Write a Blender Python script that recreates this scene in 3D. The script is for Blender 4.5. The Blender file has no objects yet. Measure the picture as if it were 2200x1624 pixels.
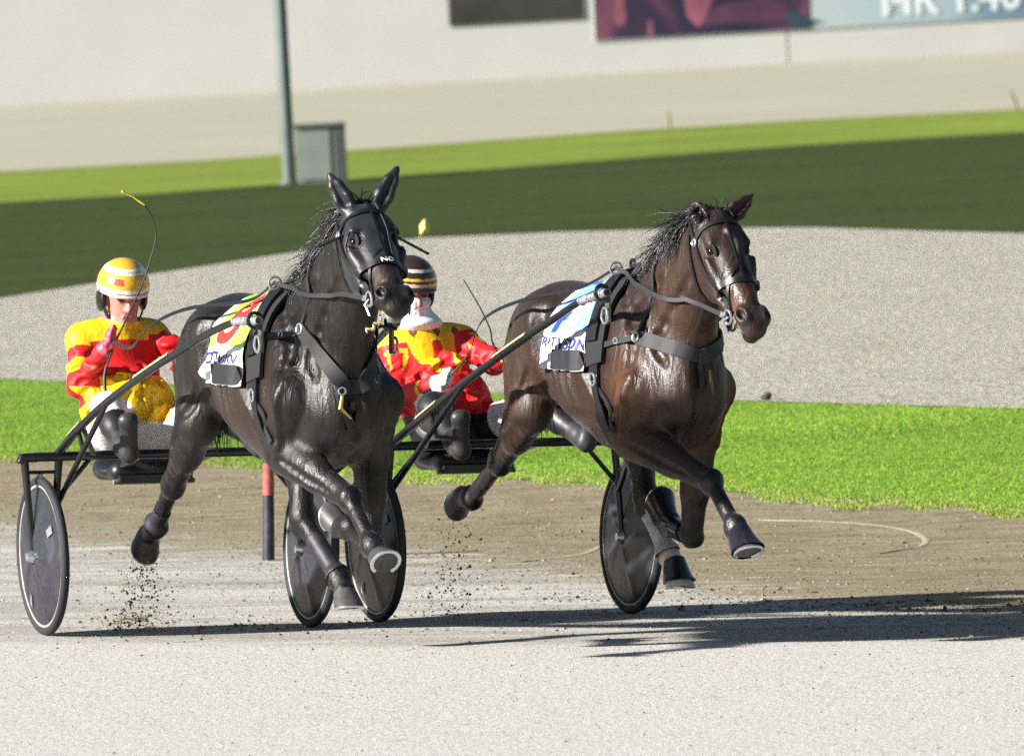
import bpy, bmesh, math, random
import numpy as np
from mathutils import Vector, Matrix

random.seed(7)
rng = np.random.default_rng(11)
scene = bpy.context.scene
COL = scene.collection

# ------------------------------------------------------------------ camera, sky, sun, exposure
IMG_W, IMG_H = 2200.0, 1624.0          # pixel units used for measuring only
FPX = 20000.0
PITCH, ROLL = math.radians(2.44), math.radians(3.0)
CAM = np.array([0.0, -40.0, 2.8])
_f = np.array([0, math.cos(PITCH), -math.sin(PITCH)]); _r = np.array([1.0, 0, 0]); _u = np.cross(_r, _f)
CR = _r * math.cos(ROLL) - _u * math.sin(ROLL)
CU = _u * math.cos(ROLL) + _r * math.sin(ROLL)
CF = _f
cam_data = bpy.data.cameras.new('camera')
cam = bpy.data.objects.new('camera', cam_data); COL.objects.link(cam)
cam.matrix_world = Matrix(((CR[0], CU[0], -CF[0], CAM[0]), (CR[1], CU[1], -CF[1], CAM[1]),
                           (CR[2], CU[2], -CF[2], CAM[2]), (0, 0, 0, 1)))
cam_data.sensor_fit = 'HORIZONTAL'; cam_data.sensor_width = 36.0
cam_data.lens = 36.0 * FPX / IMG_W
cam_data.clip_start = 1.0; cam_data.clip_end = 5000.0
cam_data.dof.use_dof = True
cam_data.dof.focus_distance = 40.0
cam_data.dof.aperture_fstop = 8.0
scene.camera = cam

SUN_AZ = math.radians(248)      # compass-like: direction the light comes from, measured from +Y clockwise
SUN_EL = math.radians(25)
world = bpy.data.worlds.new('World'); scene.world = world; world.use_nodes = True
wn = world.node_tree; wn.nodes.clear()
wo = wn.nodes.new('ShaderNodeOutputWorld'); wb = wn.nodes.new('ShaderNodeBackground'); sk = wn.nodes.new('ShaderNodeTexSky')
sk.sky_type = 'NISHITA'; sk.sun_disc = False; sk.sun_elevation = SUN_EL; sk.sun_rotation = SUN_AZ
sk.air_density = 1.0; sk.dust_density = 1.0; sk.ozone_density = 1.0
wb.inputs['Strength'].default_value = 0.027
wn.links.new(sk.outputs[0], wb.inputs[0]); wn.links.new(wb.outputs[0], wo.inputs[0])
sd = bpy.data.lights.new('sun', 'SUN'); so = bpy.data.objects.new('sun', sd); COL.objects.link(so)
sd.energy = 4.2; sd.angle = math.radians(1.8); sd.color = (1.0, 0.97, 0.925)
SUND = Vector((math.sin(SUN_AZ) * math.cos(SUN_EL), math.cos(SUN_AZ) * math.cos(SUN_EL), math.sin(SUN_EL)))
so.location = SUND * 60
so.rotation_euler = (-SUND).to_track_quat('-Z', 'Y').to_euler()
vs = scene.view_settings
vs.view_transform = 'Standard'; vs.look = 'None'; vs.gamma = 1.0; vs.use_curve_mapping = False
vs.exposure = 1.66
scene.cycles.use_denoising = False
scene.cycles.use_adaptive_sampling = True; scene.cycles.adaptive_threshold = 0.08
scene.cycles.max_bounces = 6

# ------------------------------------------------------------------ frames: the banked track carries the two teams
def ray(u, v):
    return CF + CR * ((u - IMG_W / 2) / FPX) - CU * ((v - IMG_H / 2) / FPX)

class Frame:
    """heading frame on the banked track: x forward, y to the horse's left, z up from the track"""
    def __init__(s, org, yaw, bank=2.5):
        y = math.radians(yaw); b = math.radians(bank)
        s.ex = np.array([math.sin(y), -math.cos(y), 0.0])
        l = np.array([math.cos(y), math.sin(y), 0.0])
        s.ey = l * math.cos(b) - np.array([0, 0, math.sin(b)])
        s.ez = np.cross(s.ex, s.ey); s.o = np.asarray(org, float)
    def at(s, u, v, y):                  # a point of the photograph seen in the plane y = const
        d = ray(u, v); n = s.ey
        t = ((s.o + n * y - CAM) @ n) / (d @ n); q = CAM + d * t - s.o
        return np.array([q @ s.ex, q @ s.ey, q @ s.ez])
    def atx(s, u, v, x):
        d = ray(u, v); n = s.ex
        t = ((s.o + n * x - CAM) @ n) / (d @ n); q = CAM + d * t - s.o
        return np.array([q @ s.ex, q @ s.ey, q @ s.ez])
    def w(s, p): return s.o + s.ex * p[0] + s.ey * p[1] + s.ez * p[2]
    def matrix(s):
        return Matrix(((s.ex[0], s.ey[0], s.ez[0], s.o[0]), (s.ex[1], s.ey[1], s.ez[1], s.o[1]),
                       (s.ex[2], s.ey[2], s.ez[2], s.o[2]), (0, 0, 0, 1)))

FR1 = Frame((-1.535, 1.2, 0.0), 20)
FR2 = Frame((-0.0882, 2.0018, -0.0713), 22)

# ------------------------------------------------------------------ helpers
def tag(o, label=None, cat=None, group=None, kind=None):
    if label: o['label'] = label
    if cat: o['category'] = cat
    if group: o['group'] = group
    if kind: o['kind'] = kind
    return o
def empty(name, mat=None):
    o = bpy.data.objects.new(name, None); COL.objects.link(o); o.empty_display_size = 0.2
    if mat is not None: o.matrix_world = mat
    return o
def link(name, me, mat=None, parent=None):
    o = bpy.data.objects.new(name, me); COL.objects.link(o)
    if mat is not None:
        for m in (mat if isinstance(mat, (list, tuple)) else [mat]): me.materials.append(m)
    if parent is not None: o.parent = parent
    return o
def mesh_np(name, V, Fq, smooth=True, col=None, mats=None):
    """mesh from numpy arrays; faces all of one size, or a list of tuples"""
    me = bpy.data.meshes.new(name)
    if isinstance(Fq, np.ndarray):
        n, k = Fq.shape
        me.vertices.add(len(V)); me.vertices.foreach_set('co', np.asarray(V, np.float32).ravel())
        me.loops.add(n * k); me.loops.foreach_set('vertex_index', Fq.astype(np.int32).ravel())
        me.polygons.add(n); me.polygons.foreach_set('loop_start', np.arange(0, n * k, k, dtype=np.int32))
        me.polygons.foreach_set('loop_total', np.full(n, k, np.int32))
        me.update(calc_edges=True); me.validate()
    else:
        me.from_pydata([tuple(map(float, v)) for v in V], [], [tuple(map(int, f)) for f in Fq]); me.update()
    me.polygons.foreach_set('use_smooth', np.full(len(me.polygons), smooth, bool))
    if mats is not None: me.polygons.foreach_set('material_index', np.asarray(mats, np.int32))
    if col is not None:
        a = me.color_attributes.new('Col', 'FLOAT_COLOR', 'POINT')
        c4 = np.ones((len(V), 4), np.float32); c4[:, :3] = col
        a.data.foreach_set('color', c4.ravel())
    return me

class MB:
    """collects simple solids into one mesh"""
    def __init__(s): s.V = []; s.F = []
    def add(s, V, F):
        o = len(s.V); s.V.extend([tuple(map(float, v)) for v in V]); s.F.extend([tuple(i + o for i in f) for f in F]); return s
    def tube(s, pts, r, n=10, cap=True, flat=1.0, up=(0, 0, 1)):
        P = [np.asarray(p, float) for p in pts]; m = len(P)
        R = r if hasattr(r, '__len__') else [r] * m
        V = []; F = []; prev = None
        for i in range(m):
            t = P[min(i + 1, m - 1)] - P[max(i - 1, 0)]; t = t / (np.linalg.norm(t) + 1e-12)
            a = np.asarray(up, float) if prev is None else prev
            a = a - t * (a @ t)
            if np.linalg.norm(a) < 1e-3: a = np.cross(t, (0.3, 1, 0.1))
            a /= np.linalg.norm(a); b = np.cross(t, a); prev = a
            for j in range(n):
                th = 2 * math.pi * j / n
                V.append(P[i] + (a * math.cos(th) * flat + b * math.sin(th)) * R[i])
        for i in range(m - 1):
            for j in range(n):
                F.append((i * n + j, i * n + (j + 1) % n, (i + 1) * n + (j + 1) % n, (i + 1) * n + j))
        if cap: F.append(tuple(range(n - 1, -1, -1))); F.append(tuple(range((m - 1) * n, m * n)))
        return s.add(V, F)
    def box(s, c, size, M=None):
        x, y, z = [d / 2 for d in size]
        V = [np.array((sx * x, sy * y, sz * z)) for sx in (-1, 1) for sy in (-1, 1) for sz in (-1, 1)]
        if M is not None: V = [np.asarray(M) @ v for v in V]
        V = [v + np.asarray(c) for v in V]
        return s.add(V, [(0, 1, 3, 2), (4, 6, 7, 5), (0, 4, 5, 1), (2, 3, 7, 6), (0, 2, 6, 4), (1, 5, 7, 3)])
    def torus(s, c, axis, R, r, n=28, m=8, squash=1.0):
        ax = np.asarray(axis, float); ax /= np.linalg.norm(ax)
        a = np.cross(ax, (0.13, 0.2, 1)); a /= np.linalg.norm(a); b = np.cross(ax, a)
        V = []; F = []
        for i in range(n):
            th = 2 * math.pi * i / n; d = a * math.cos(th) + b * math.sin(th) * squash
            dn = d / np.linalg.norm(d)
            for j in range(m):
                ph = 2 * math.pi * j / m
                V.append(np.asarray(c) + d * R + dn * r * math.cos(ph) + ax * r * math.sin(ph))
        for i in range(n):
            for j in range(m):
                F.append((i * m + j, ((i + 1) % n) * m + j, ((i + 1) % n) * m + (j + 1) % m, i * m + (j + 1) % m))
        return s.add(V, F)
    def lathe(s, c, axis, prof, n=48, closed=False):
        """prof: list of (radius, offset along axis)"""
        ax = np.asarray(axis, float); ax /= np.linalg.norm(ax)
        a = np.cross(ax, (0.13, 0.2, 1)); a /= np.linalg.norm(a); b = np.cross(ax, a)
        V = []; F = []; m = len(prof)
        for i in range(n):
            th = 2 * math.pi * i / n
            for (r, o) in prof: V.append(np.asarray(c) + (a * math.cos(th) + b * math.sin(th)) * r + ax * o)
        for i in range(n):
            for j in range(m if closed else m - 1):
                F.append((i * m + j, ((i + 1) % n) * m + j, ((i + 1) % n) * m + (j + 1) % m, i * m + (j + 1) % m))
        return s.add(V, F)
    def ball(s, c, r, n=14, m=9):
        r = np.asarray(r if hasattr(r, '__len__') else (r, r, r), float); V = []; F = []
        for i in range(m + 1):
            ph = math.pi * i / m
            for j in range(n):
                th = 2 * math.pi * j / n
                V.append(np.asarray(c) + r * np.array((math.sin(ph) * math.cos(th), math.sin(ph) * math.sin(th), math.cos(ph))))
        for i in range(m):
            for j in range(n): F.append((i * n + j, (i + 1) * n + j, (i + 1) * n + (j + 1) % n, i * n + (j + 1) % n))
        return s.add(V, F)
    def build(s, name, mat, parent=None, smooth=True, sharp=40):
        me = bpy.data.meshes.new(name); me.from_pydata(s.V, [], s.F); me.update()
        bm = bmesh.new(); bm.from_mesh(me); bmesh.ops.remove_doubles(bm, verts=bm.verts, dist=1e-6)
        bmesh.ops.recalc_face_normals(bm, faces=bm.faces); bm.to_mesh(me); bm.free()
        me.polygons.foreach_set('use_smooth', np.full(len(me.polygons), smooth, bool))
        if smooth: me.set_sharp_from_angle(angle=math.radians(sharp))
        return link(name, me, mat, parent)

def islands(me, name, mat, parent):
    """one object per loose piece of a mesh (the letters of a word)"""
    nv = len(me.vertices); par = list(range(nv))
    def find(i):
        while par[i] != i: par[i] = par[par[i]]; i = par[i]
        return i
    for e in me.edges:
        a, b = find(e.vertices[0]), find(e.vertices[1])
        if a != b: par[a] = b
    grp = {}
    for f in me.polygons: grp.setdefault(find(f.vertices[0]), []).append(tuple(f.vertices))
    out = []
    for fs in grp.values():
        ids = sorted({i for f in fs for i in f}); rm = {i: k for k, i in enumerate(ids)}
        m2 = bpy.data.meshes.new(name); m2.from_pydata([me.vertices[i].co[:] for i in ids], [], [tuple(rm[i] for i in f) for f in fs]); m2.update(); out.append(link(name, m2, mat, parent))
    bpy.data.meshes.remove(me); return out

def catmull(P, n=6):
    P = [np.asarray(p, float) for p in P]; out = []
    Q = [2 * P[0] - P[1]] + P + [2 * P[-1] - P[-2]]
    for i in range(1, len(Q) - 2):
        for k in range(n):
            t = k / n; a, b, c, d = Q[i - 1], Q[i], Q[i + 1], Q[i + 2]
            out.append(0.5 * (2 * b + (c - a) * t + (2 * a - 5 * b + 4 * c - d) * t * t + (3 * b - a - 3 * c + d) * t ** 3))
    out.append(P[-1]); return out

# ------------------------------------------------------------------ materials
def newmat(name):
    m = bpy.data.materials.new(name); m.use_nodes = True; nt = m.node_tree
    b = nt.nodes['Principled BSDF']; return m, nt, b
def L(nt, a, b): nt.links.new(a, b)
def ramp(nt, src, stops, interp='LINEAR'):
    r = nt.nodes.new('ShaderNodeValToRGB'); r.color_ramp.interpolation = interp
    e = r.color_ramp.elements
    while len(e) < len(stops): e.new(0.5)
    for el, (p, c) in zip(e, stops): el.position = p; el.color = (*c, 1)
    L(nt, src, r.inputs[0]); return r.outputs[0]
def noise(nt, scale, detail=3, rough=0.5, vec=None, dist=0.0):
    n = nt.nodes.new('ShaderNodeTexNoise'); n.inputs['Scale'].default_value = scale
    n.inputs['Detail'].default_value = detail; n.inputs['Roughness'].default_value = rough
    n.inputs['Distortion'].default_value = dist
    if vec is not None: L(nt, vec, n.inputs['Vector'])
    return n.outputs['Fac']
def coords(nt, kind='Object', scale=(1, 1, 1), rot=(0, 0, 0)):
    t = nt.nodes.new('ShaderNodeTexCoord'); m = nt.nodes.new('ShaderNodeMapping')
    m.inputs['Scale'].default_value = scale; m.inputs['Rotation'].default_value = rot
    L(nt, t.outputs[kind], m.inputs[0]); return m.outputs[0]
def mixc(nt, fac, a, b, blend='MIX'):
    m = nt.nodes.new('ShaderNodeMix'); m.data_type = 'RGBA'; m.blend_type = blend
    for s, v in ((m.inputs[0], fac), (m.inputs[6], a), (m.inputs[7], b)):
        if hasattr(v, 'links') or hasattr(v, 'is_output'): L(nt, v, s)
        elif isinstance(v, (int, float)): s.default_value = v
        else: s.default_value = (*v, 1)
    return m.outputs[2]
def bump(nt, b, h, strength=0.3, dist=0.01):
    n = nt.nodes.new('ShaderNodeBump'); n.inputs['Strength'].default_value = strength; n.inputs['Distance'].default_value = dist
    L(nt, h, n.inputs['Height']); L(nt, n.outputs[0], b.inputs['Normal']); return n
def plain(name, col, rough=0.5, metal=0.0, var=0.12, scale=30.0, bmp=0.0, spec=0.5, coat=0.0, bscale=None):
    m, nt, b = newmat(name); v = coords(nt)
    f = noise(nt, scale, 4, 0.6, v)
    lo = tuple(max(0, c * (1 - var)) for c in col); hi = tuple(min(1, c * (1 + var)) for c in col)
    L(nt, ramp(nt, f, [(0.3, lo), (0.7, hi)]), b.inputs['Base Color'])
    b.inputs['Roughness'].default_value = rough; b.inputs['Metallic'].default_value = metal
    b.inputs['Specular IOR Level'].default_value = spec; b.inputs['Coat Weight'].default_value = coat
    if bmp: bump(nt, b, noise(nt, bscale or scale * 3, 3, 0.6, v), bmp, 0.004)
    return m
def attr_mat(name, rough=0.5, var=0.15, scale=60, bmp=0.15, bdist=0.004, spec=0.5, sheen=0.0, bscale=90, coat=0.0, stretch=(1, 1, 1)):
    m, nt, b = newmat(name); v = coords(nt, scale=stretch)
    a = nt.nodes.new('ShaderNodeAttribute'); a.attribute_name = 'Col'
    f = noise(nt, scale, 4, 0.65, v)
    g = ramp(nt, f, [(0.25, (1 - var,) * 3), (0.75, (1 + var,) * 3)])
    L(nt, mixc(nt, 1.0, a.outputs['Color'], g, 'MULTIPLY'), b.inputs['Base Color'])
    b.inputs['Roughness'].default_value = rough; b.inputs['Specular IOR Level'].default_value = spec
    b.inputs['Sheen Weight'].default_value = sheen; b.inputs['Coat Weight'].default_value = coat
    b.inputs['Coat Roughness'].default_value = 0.25
    if bmp: bump(nt, b, noise(nt, bscale, 3, 0.6, v), bmp, bdist)
    return m

# ------------------------------------------------------------------ signed-distance modelling (bodies of horses and people)
def perp(side, t):
    s_ = np.asarray(side, float); s_ = s_ - t * (s_ @ t); n = np.linalg.norm(s_)
    if n < 1e-3: s_ = np.array((1.0, .1, .3)); s_ = s_ - t * (s_ @ t); n = np.linalg.norm(s_)
    return s_ / n

class SDF:
    def __init__(s, lo, hi, h):
        s.lo = np.asarray(lo, float); s.h = h
        s.n = np.ceil((np.asarray(hi, float) - s.lo) / h).astype(int) + 1
        s.f = np.full(s.n, 0.4, np.float32)
    def _sub(s, lo, hi):
        a = np.maximum(0, np.floor((np.asarray(lo) - s.lo) / s.h).astype(int)); b = np.minimum(s.n, np.ceil((np.asarray(hi) - s.lo) / s.h).astype(int) + 1)
        if np.any(b <= a): return None, None
        ax = [(s.lo[i] + s.h * np.arange(a[i], b[i])).astype(np.float32) for i in range(3)]
        return tuple(slice(a[i], b[i]) for i in range(3)), np.meshgrid(*ax, indexing='ij', sparse=True)
    def _comb(s, sl, d, k, op):
        f = s.f[sl]
        if op == 'add':
            if k > 0:
                hh = np.clip(0.5 + 0.5 * (f - d) / k, 0, 1); s.f[sl] = f + (d - f) * hh - k * hh * (1 - hh)
            else: s.f[sl] = np.minimum(f, d)
        else:
            d = -d
            if k > 0:
                hh = np.clip(0.5 - 0.5 * (f - d) / k, 0, 1); s.f[sl] = f + (d - f) * hh + k * hh * (1 - hh)
            else: s.f[sl] = np.maximum(f, d)
    def seg(s, a, b, ra, rb, side=(0, 1, 0), k=0.03, op='add'):
        a = np.asarray(a, float); b = np.asarray(b, float)
        ra = np.array(ra if hasattr(ra, '__len__') else (ra, ra), float); rb = np.array(rb if hasattr(rb, '__len__') else (rb, rb), float)
        pad = max(ra.max(), rb.max()) + k * 1.2 + 3 * s.h
        sl, g = s._sub(np.minimum(a, b) - pad, np.maximum(a, b) + pad)
        if sl is None: return
        t = b - a; ln = np.linalg.norm(t); t /= ln
        sd_ = perp(side, t); n = np.cross(t, sd_)
        qx, qy, qz = g[0] - a[0], g[1] - a[1], g[2] - a[2]
        al = qx * t[0] + qy * t[1] + qz * t[2]
        hcl = np.clip(al / ln, 0, 1); al = al - hcl * ln
        u = qx * sd_[0] + qy * sd_[1] + qz * sd_[2]; v = qx * n[0] + qy * n[1] + qz * n[2]
        ru = ra[0] + (rb[0] - ra[0]) * hcl; rv = ra[1] + (rb[1] - ra[1]) * hcl; rt = np.minimum(ru, rv)
        k0 = np.sqrt((u / ru) ** 2 + (v / rv) ** 2 + (al / rt) ** 2)
        k1 = np.sqrt((u / ru ** 2) ** 2 + (v / rv ** 2) ** 2 + (al / rt ** 2) ** 2) + 1e-9
        d = np.where(k0 < 0.05, -rt, k0 * (k0 - 1) / k1)
        s._comb(sl, d, k, op)
    def loft(s, nodes, side=(0, 1, 0), k=0.03, sub=4, ik=0.025):
        """nodes (x, y, z, r_side, r_normal): an elliptical limb along a smooth path, blended on as one piece"""
        P = np.array(catmull([np.asarray(q, float) for q in nodes], sub)); pad = P[:, 3:].max() + k * 1.2 + 4 * s.h
        sl, g = s._sub(P[:, :3].min(0) - pad, P[:, :3].max(0) + pad)
        st = [q.start for q in sl]; T_ = object.__new__(SDF); T_.h = s.h; T_.lo = s.lo + s.h * np.array(st); T_.n = np.array([q.stop - q.start for q in sl]); T_.f = np.full(T_.n, 0.4, np.float32)
        for p, q in zip(P[:-1], P[1:]): T_.seg(p[:3], q[:3], p[3:5], q[3:5], side, k=ik)
        s._comb(sl, T_.f, k, 'add')
    def ell(s, c, r, ax=None, k=0.03, op='add'):
        """ellipsoid, ax = 3x3 rows of its axes"""
        c = np.asarray(c, float); r = np.asarray(r, float); pad = r.max() + k * 1.2 + 3 * s.h
        sl, g = s._sub(c - pad, c + pad)
        if sl is None: return
        A = np.eye(3) if ax is None else np.asarray(ax, float)
        q = [g[i] - c[i] for i in range(3)]
        w = [q[0] * A[i, 0] + q[1] * A[i, 1] + q[2] * A[i, 2] for i in range(3)]
        k0 = np.sqrt(sum((w[i] / r[i]) ** 2 for i in range(3)))
        k1 = np.sqrt(sum((w[i] / r[i] ** 2) ** 2 for i in range(3))) + 1e-9
        s._comb(sl, np.where(k0 < 0.05, -r.min(), k0 * (k0 - 1) / k1), k, op)
    def ellv(s, a, b, rl, r1, r2, side=(0, 1, 0), k=0.03, op='add', c=None):
        """ellipsoid whose long axis runs along a->b (rl None: half the length)"""
        a = np.asarray(a, float); b = np.asarray(b, float); t = b - a; ln = np.linalg.norm(t); t = t / ln
        sd_ = perp(side, t)
        s.ell((a + b) / 2 if c is None else c, (rl or ln / 2, r1, r2), np.array([t, sd_, np.cross(t, sd_)]), k, op)
    def sample(s, P):
        q = (np.asarray(P) - s.lo) / s.h; q = np.clip(q, 0, s.n - 1.001); i = q.astype(int); w = q - i
        out = 0
        for dx in (0, 1):
            for dy in (0, 1):
                for dz in (0, 1):
                    ww = np.abs(1 - dx - w[:, 0]) * np.abs(1 - dy - w[:, 1]) * np.abs(1 - dz - w[:, 2])
                    out = out + ww * s.f[i[:, 0] + dx, i[:, 1] + dy, i[:, 2] + dz]
        return out
    def grad(s, P):
        e = s.h * 1.5; P = np.asarray(P, float); G = np.zeros_like(P)
        for i in range(3):
            d = np.zeros(3); d[i] = e; G[:, i] = (s.sample(P + d) - s.sample(P - d)) / (2 * e)
        return G
    def snap(s, P, off, it=10):
        """move points along the gradient onto the level 'off'; returns points and normals"""
        P = np.array(P, float)
        for _ in range(it):
            G = s.grad(P); n2 = (G ** 2).sum(1, keepdims=True) + 1e-6
            st = (off - s.sample(P))[:, None] * G / n2
            ln = np.linalg.norm(st, axis=1, keepdims=True); st *= np.minimum(1, 0.06 / (ln + 1e-9)); P += st
        G = s.grad(P); return P, G / (np.linalg.norm(G, axis=1, keepdims=True) + 1e-9)
    def groove(s, pts, r=.016, depth=.010, k=.03):
        """a soft furrow along a path laid on the surface"""
        P, N = s.snap(np.array(catmull([np.asarray(p, float) for p in pts], 4)), 0.0, 14); C = P + N * (r - depth)
        m = len(C)
        for i in range(m - 1):
            w0, w1 = [max(.35, math.sin(math.pi * (j + .5) / (m + .2))) for j in (i, i + 1)]
            s.seg(C[i], C[i + 1], r * w0, r * w1, side=N[i] + (1e-3, 2e-3, 0), k=k, op='sub')
    def ridge(s, pts, r=.010, rise=.006, k=.02):
        P, N = s.snap(np.array(catmull([np.asarray(p, float) for p in pts], 4)), 0.0, 14); C = P - N * (r - rise)
        for a, b in zip(C[:-1], C[1:]): s.seg(a, b, r, r, side=(.1, 1, .2), k=k)
    def mesh(s, smooth_it=1):
        f = s.f; sg = f < 0
        c = sg[:-1, :-1, :-1].astype(np.int8)
        for dx, dy, dz in ((1, 0, 0), (0, 1, 0), (1, 1, 0), (0, 0, 1), (1, 0, 1), (0, 1, 1), (1, 1, 1)):
            c = c + sg[dx:dx + c.shape[0], dy:dy + c.shape[1], dz:dz + c.shape[2]]
        act = (c > 0) & (c < 8); I = np.argwhere(act)
        idx = np.full(act.shape, -1, np.int32); idx[act] = np.arange(len(I))
        acc = np.zeros((len(I), 3)); cnt = np.zeros(len(I))
        cor = [np.array(q) for q in ((0, 0, 0), (1, 0, 0), (0, 1, 0), (1, 1, 0), (0, 0, 1), (1, 0, 1), (0, 1, 1), (1, 1, 1))]
        val = [f[I[:, 0] + q[0], I[:, 1] + q[1], I[:, 2] + q[2]] for q in cor]
        for i in range(8):
            for j in range(i + 1, 8):
                if np.abs(cor[i] - cor[j]).sum() != 1: continue
                x = (val[i] < 0) != (val[j] < 0)
                t = val[i][x] / (val[i][x] - val[j][x])
                acc[x] += cor[i] + (cor[j] - cor[i]) * t[:, None]; cnt[x] += 1
        V = s.lo + s.h * (I + acc / cnt[:, None]); F = []
        for a in range(3):
            b, d = (a + 1) % 3, (a + 2) % 3
            sa = [slice(None)] * 3; sb = [slice(None)] * 3
            sa[a] = slice(0, -1); sb[a] = slice(1, None)
            for q in (b, d): sa[q] = slice(1, -1); sb[q] = slice(1, -1)
            A, B = sg[tuple(sa)], sg[tuple(sb)]
            for cross, flip in ((A & ~B, False), (~A & B, True)):
                K = np.argwhere(cross)
                if not len(K): continue
                K[:, b] += 1; K[:, d] += 1
                def at(ob, od):
                    Q = K.copy(); Q[:, b] += ob; Q[:, d] += od; return idx[Q[:, 0], Q[:, 1], Q[:, 2]]
                q = np.stack([at(-1, -1), at(0, -1), at(0, 0), at(-1, 0)], 1)
                F.append(q[:, ::-1] if flip else q)
        F = np.concatenate(F)
        ia = np.concatenate([F[:, [0, 1, 2, 3]].ravel(), F[:, [1, 2, 3, 0]].ravel()]); ib = np.concatenate([F[:, [1, 2, 3, 0]].ravel(), F[:, [0, 1, 2, 3]].ravel()])
        n = np.bincount(ia, minlength=len(V))
        for _ in range(smooth_it):
            S = np.stack([np.bincount(ia, V[ib, i], len(V)) for i in range(3)], 1); V = V * 0.45 + 0.55 * S / n[:, None]
        return V, F

def dseg(P, a, b):
    a = np.asarray(a, float); b = np.asarray(b, float); t = b - a
    h = np.clip(((P - a) @ t) / (t @ t), 0, 1); return np.linalg.norm(P - a - h[:, None] * t, axis=1), h
def sstep(x, a, b):
    t = np.clip((x - a) / (b - a), 0, 1); return t * t * (3 - 2 * t)
def mixv(c, col, w): return c * (1 - w[:, None]) + np.asarray(col) * w[:, None]

def ribbon(P, N, width, thick=0.004, side=None):
    """flat strap along P, its flat side facing N; returns an MB-style V, F closed solid"""
    P = np.asarray(P); N = np.asarray(N); m = len(P); V = []; F = []
    W_ = width if hasattr(width, '__len__') else [width] * m
    for i in range(m):
        t = P[min(i + 1, m - 1)] - P[max(i - 1, 0)]; t /= np.linalg.norm(t) + 1e-9
        n = N[i] - t * (N[i] @ t); n /= np.linalg.norm(n) + 1e-9; s_ = np.cross(t, n)
        for a, b in ((-.5, 0), (.5, 0), (.5, 1), (-.5, 1)): V.append(P[i] + s_ * a * W_[i] + n * b * thick)
    for i in range(m - 1):
        for j in range(4): F.append((i * 4 + j, i * 4 + (j + 1) % 4, (i + 1) * 4 + (j + 1) % 4, (i + 1) * 4 + j))
    F.append((3, 2, 1, 0)); F.append(tuple((m - 1) * 4 + j for j in range(4)))
    return V, F

# ------------------------------------------------------------------ horses
def unit(v): v = np.asarray(v, float); return v / np.linalg.norm(v)

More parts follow.
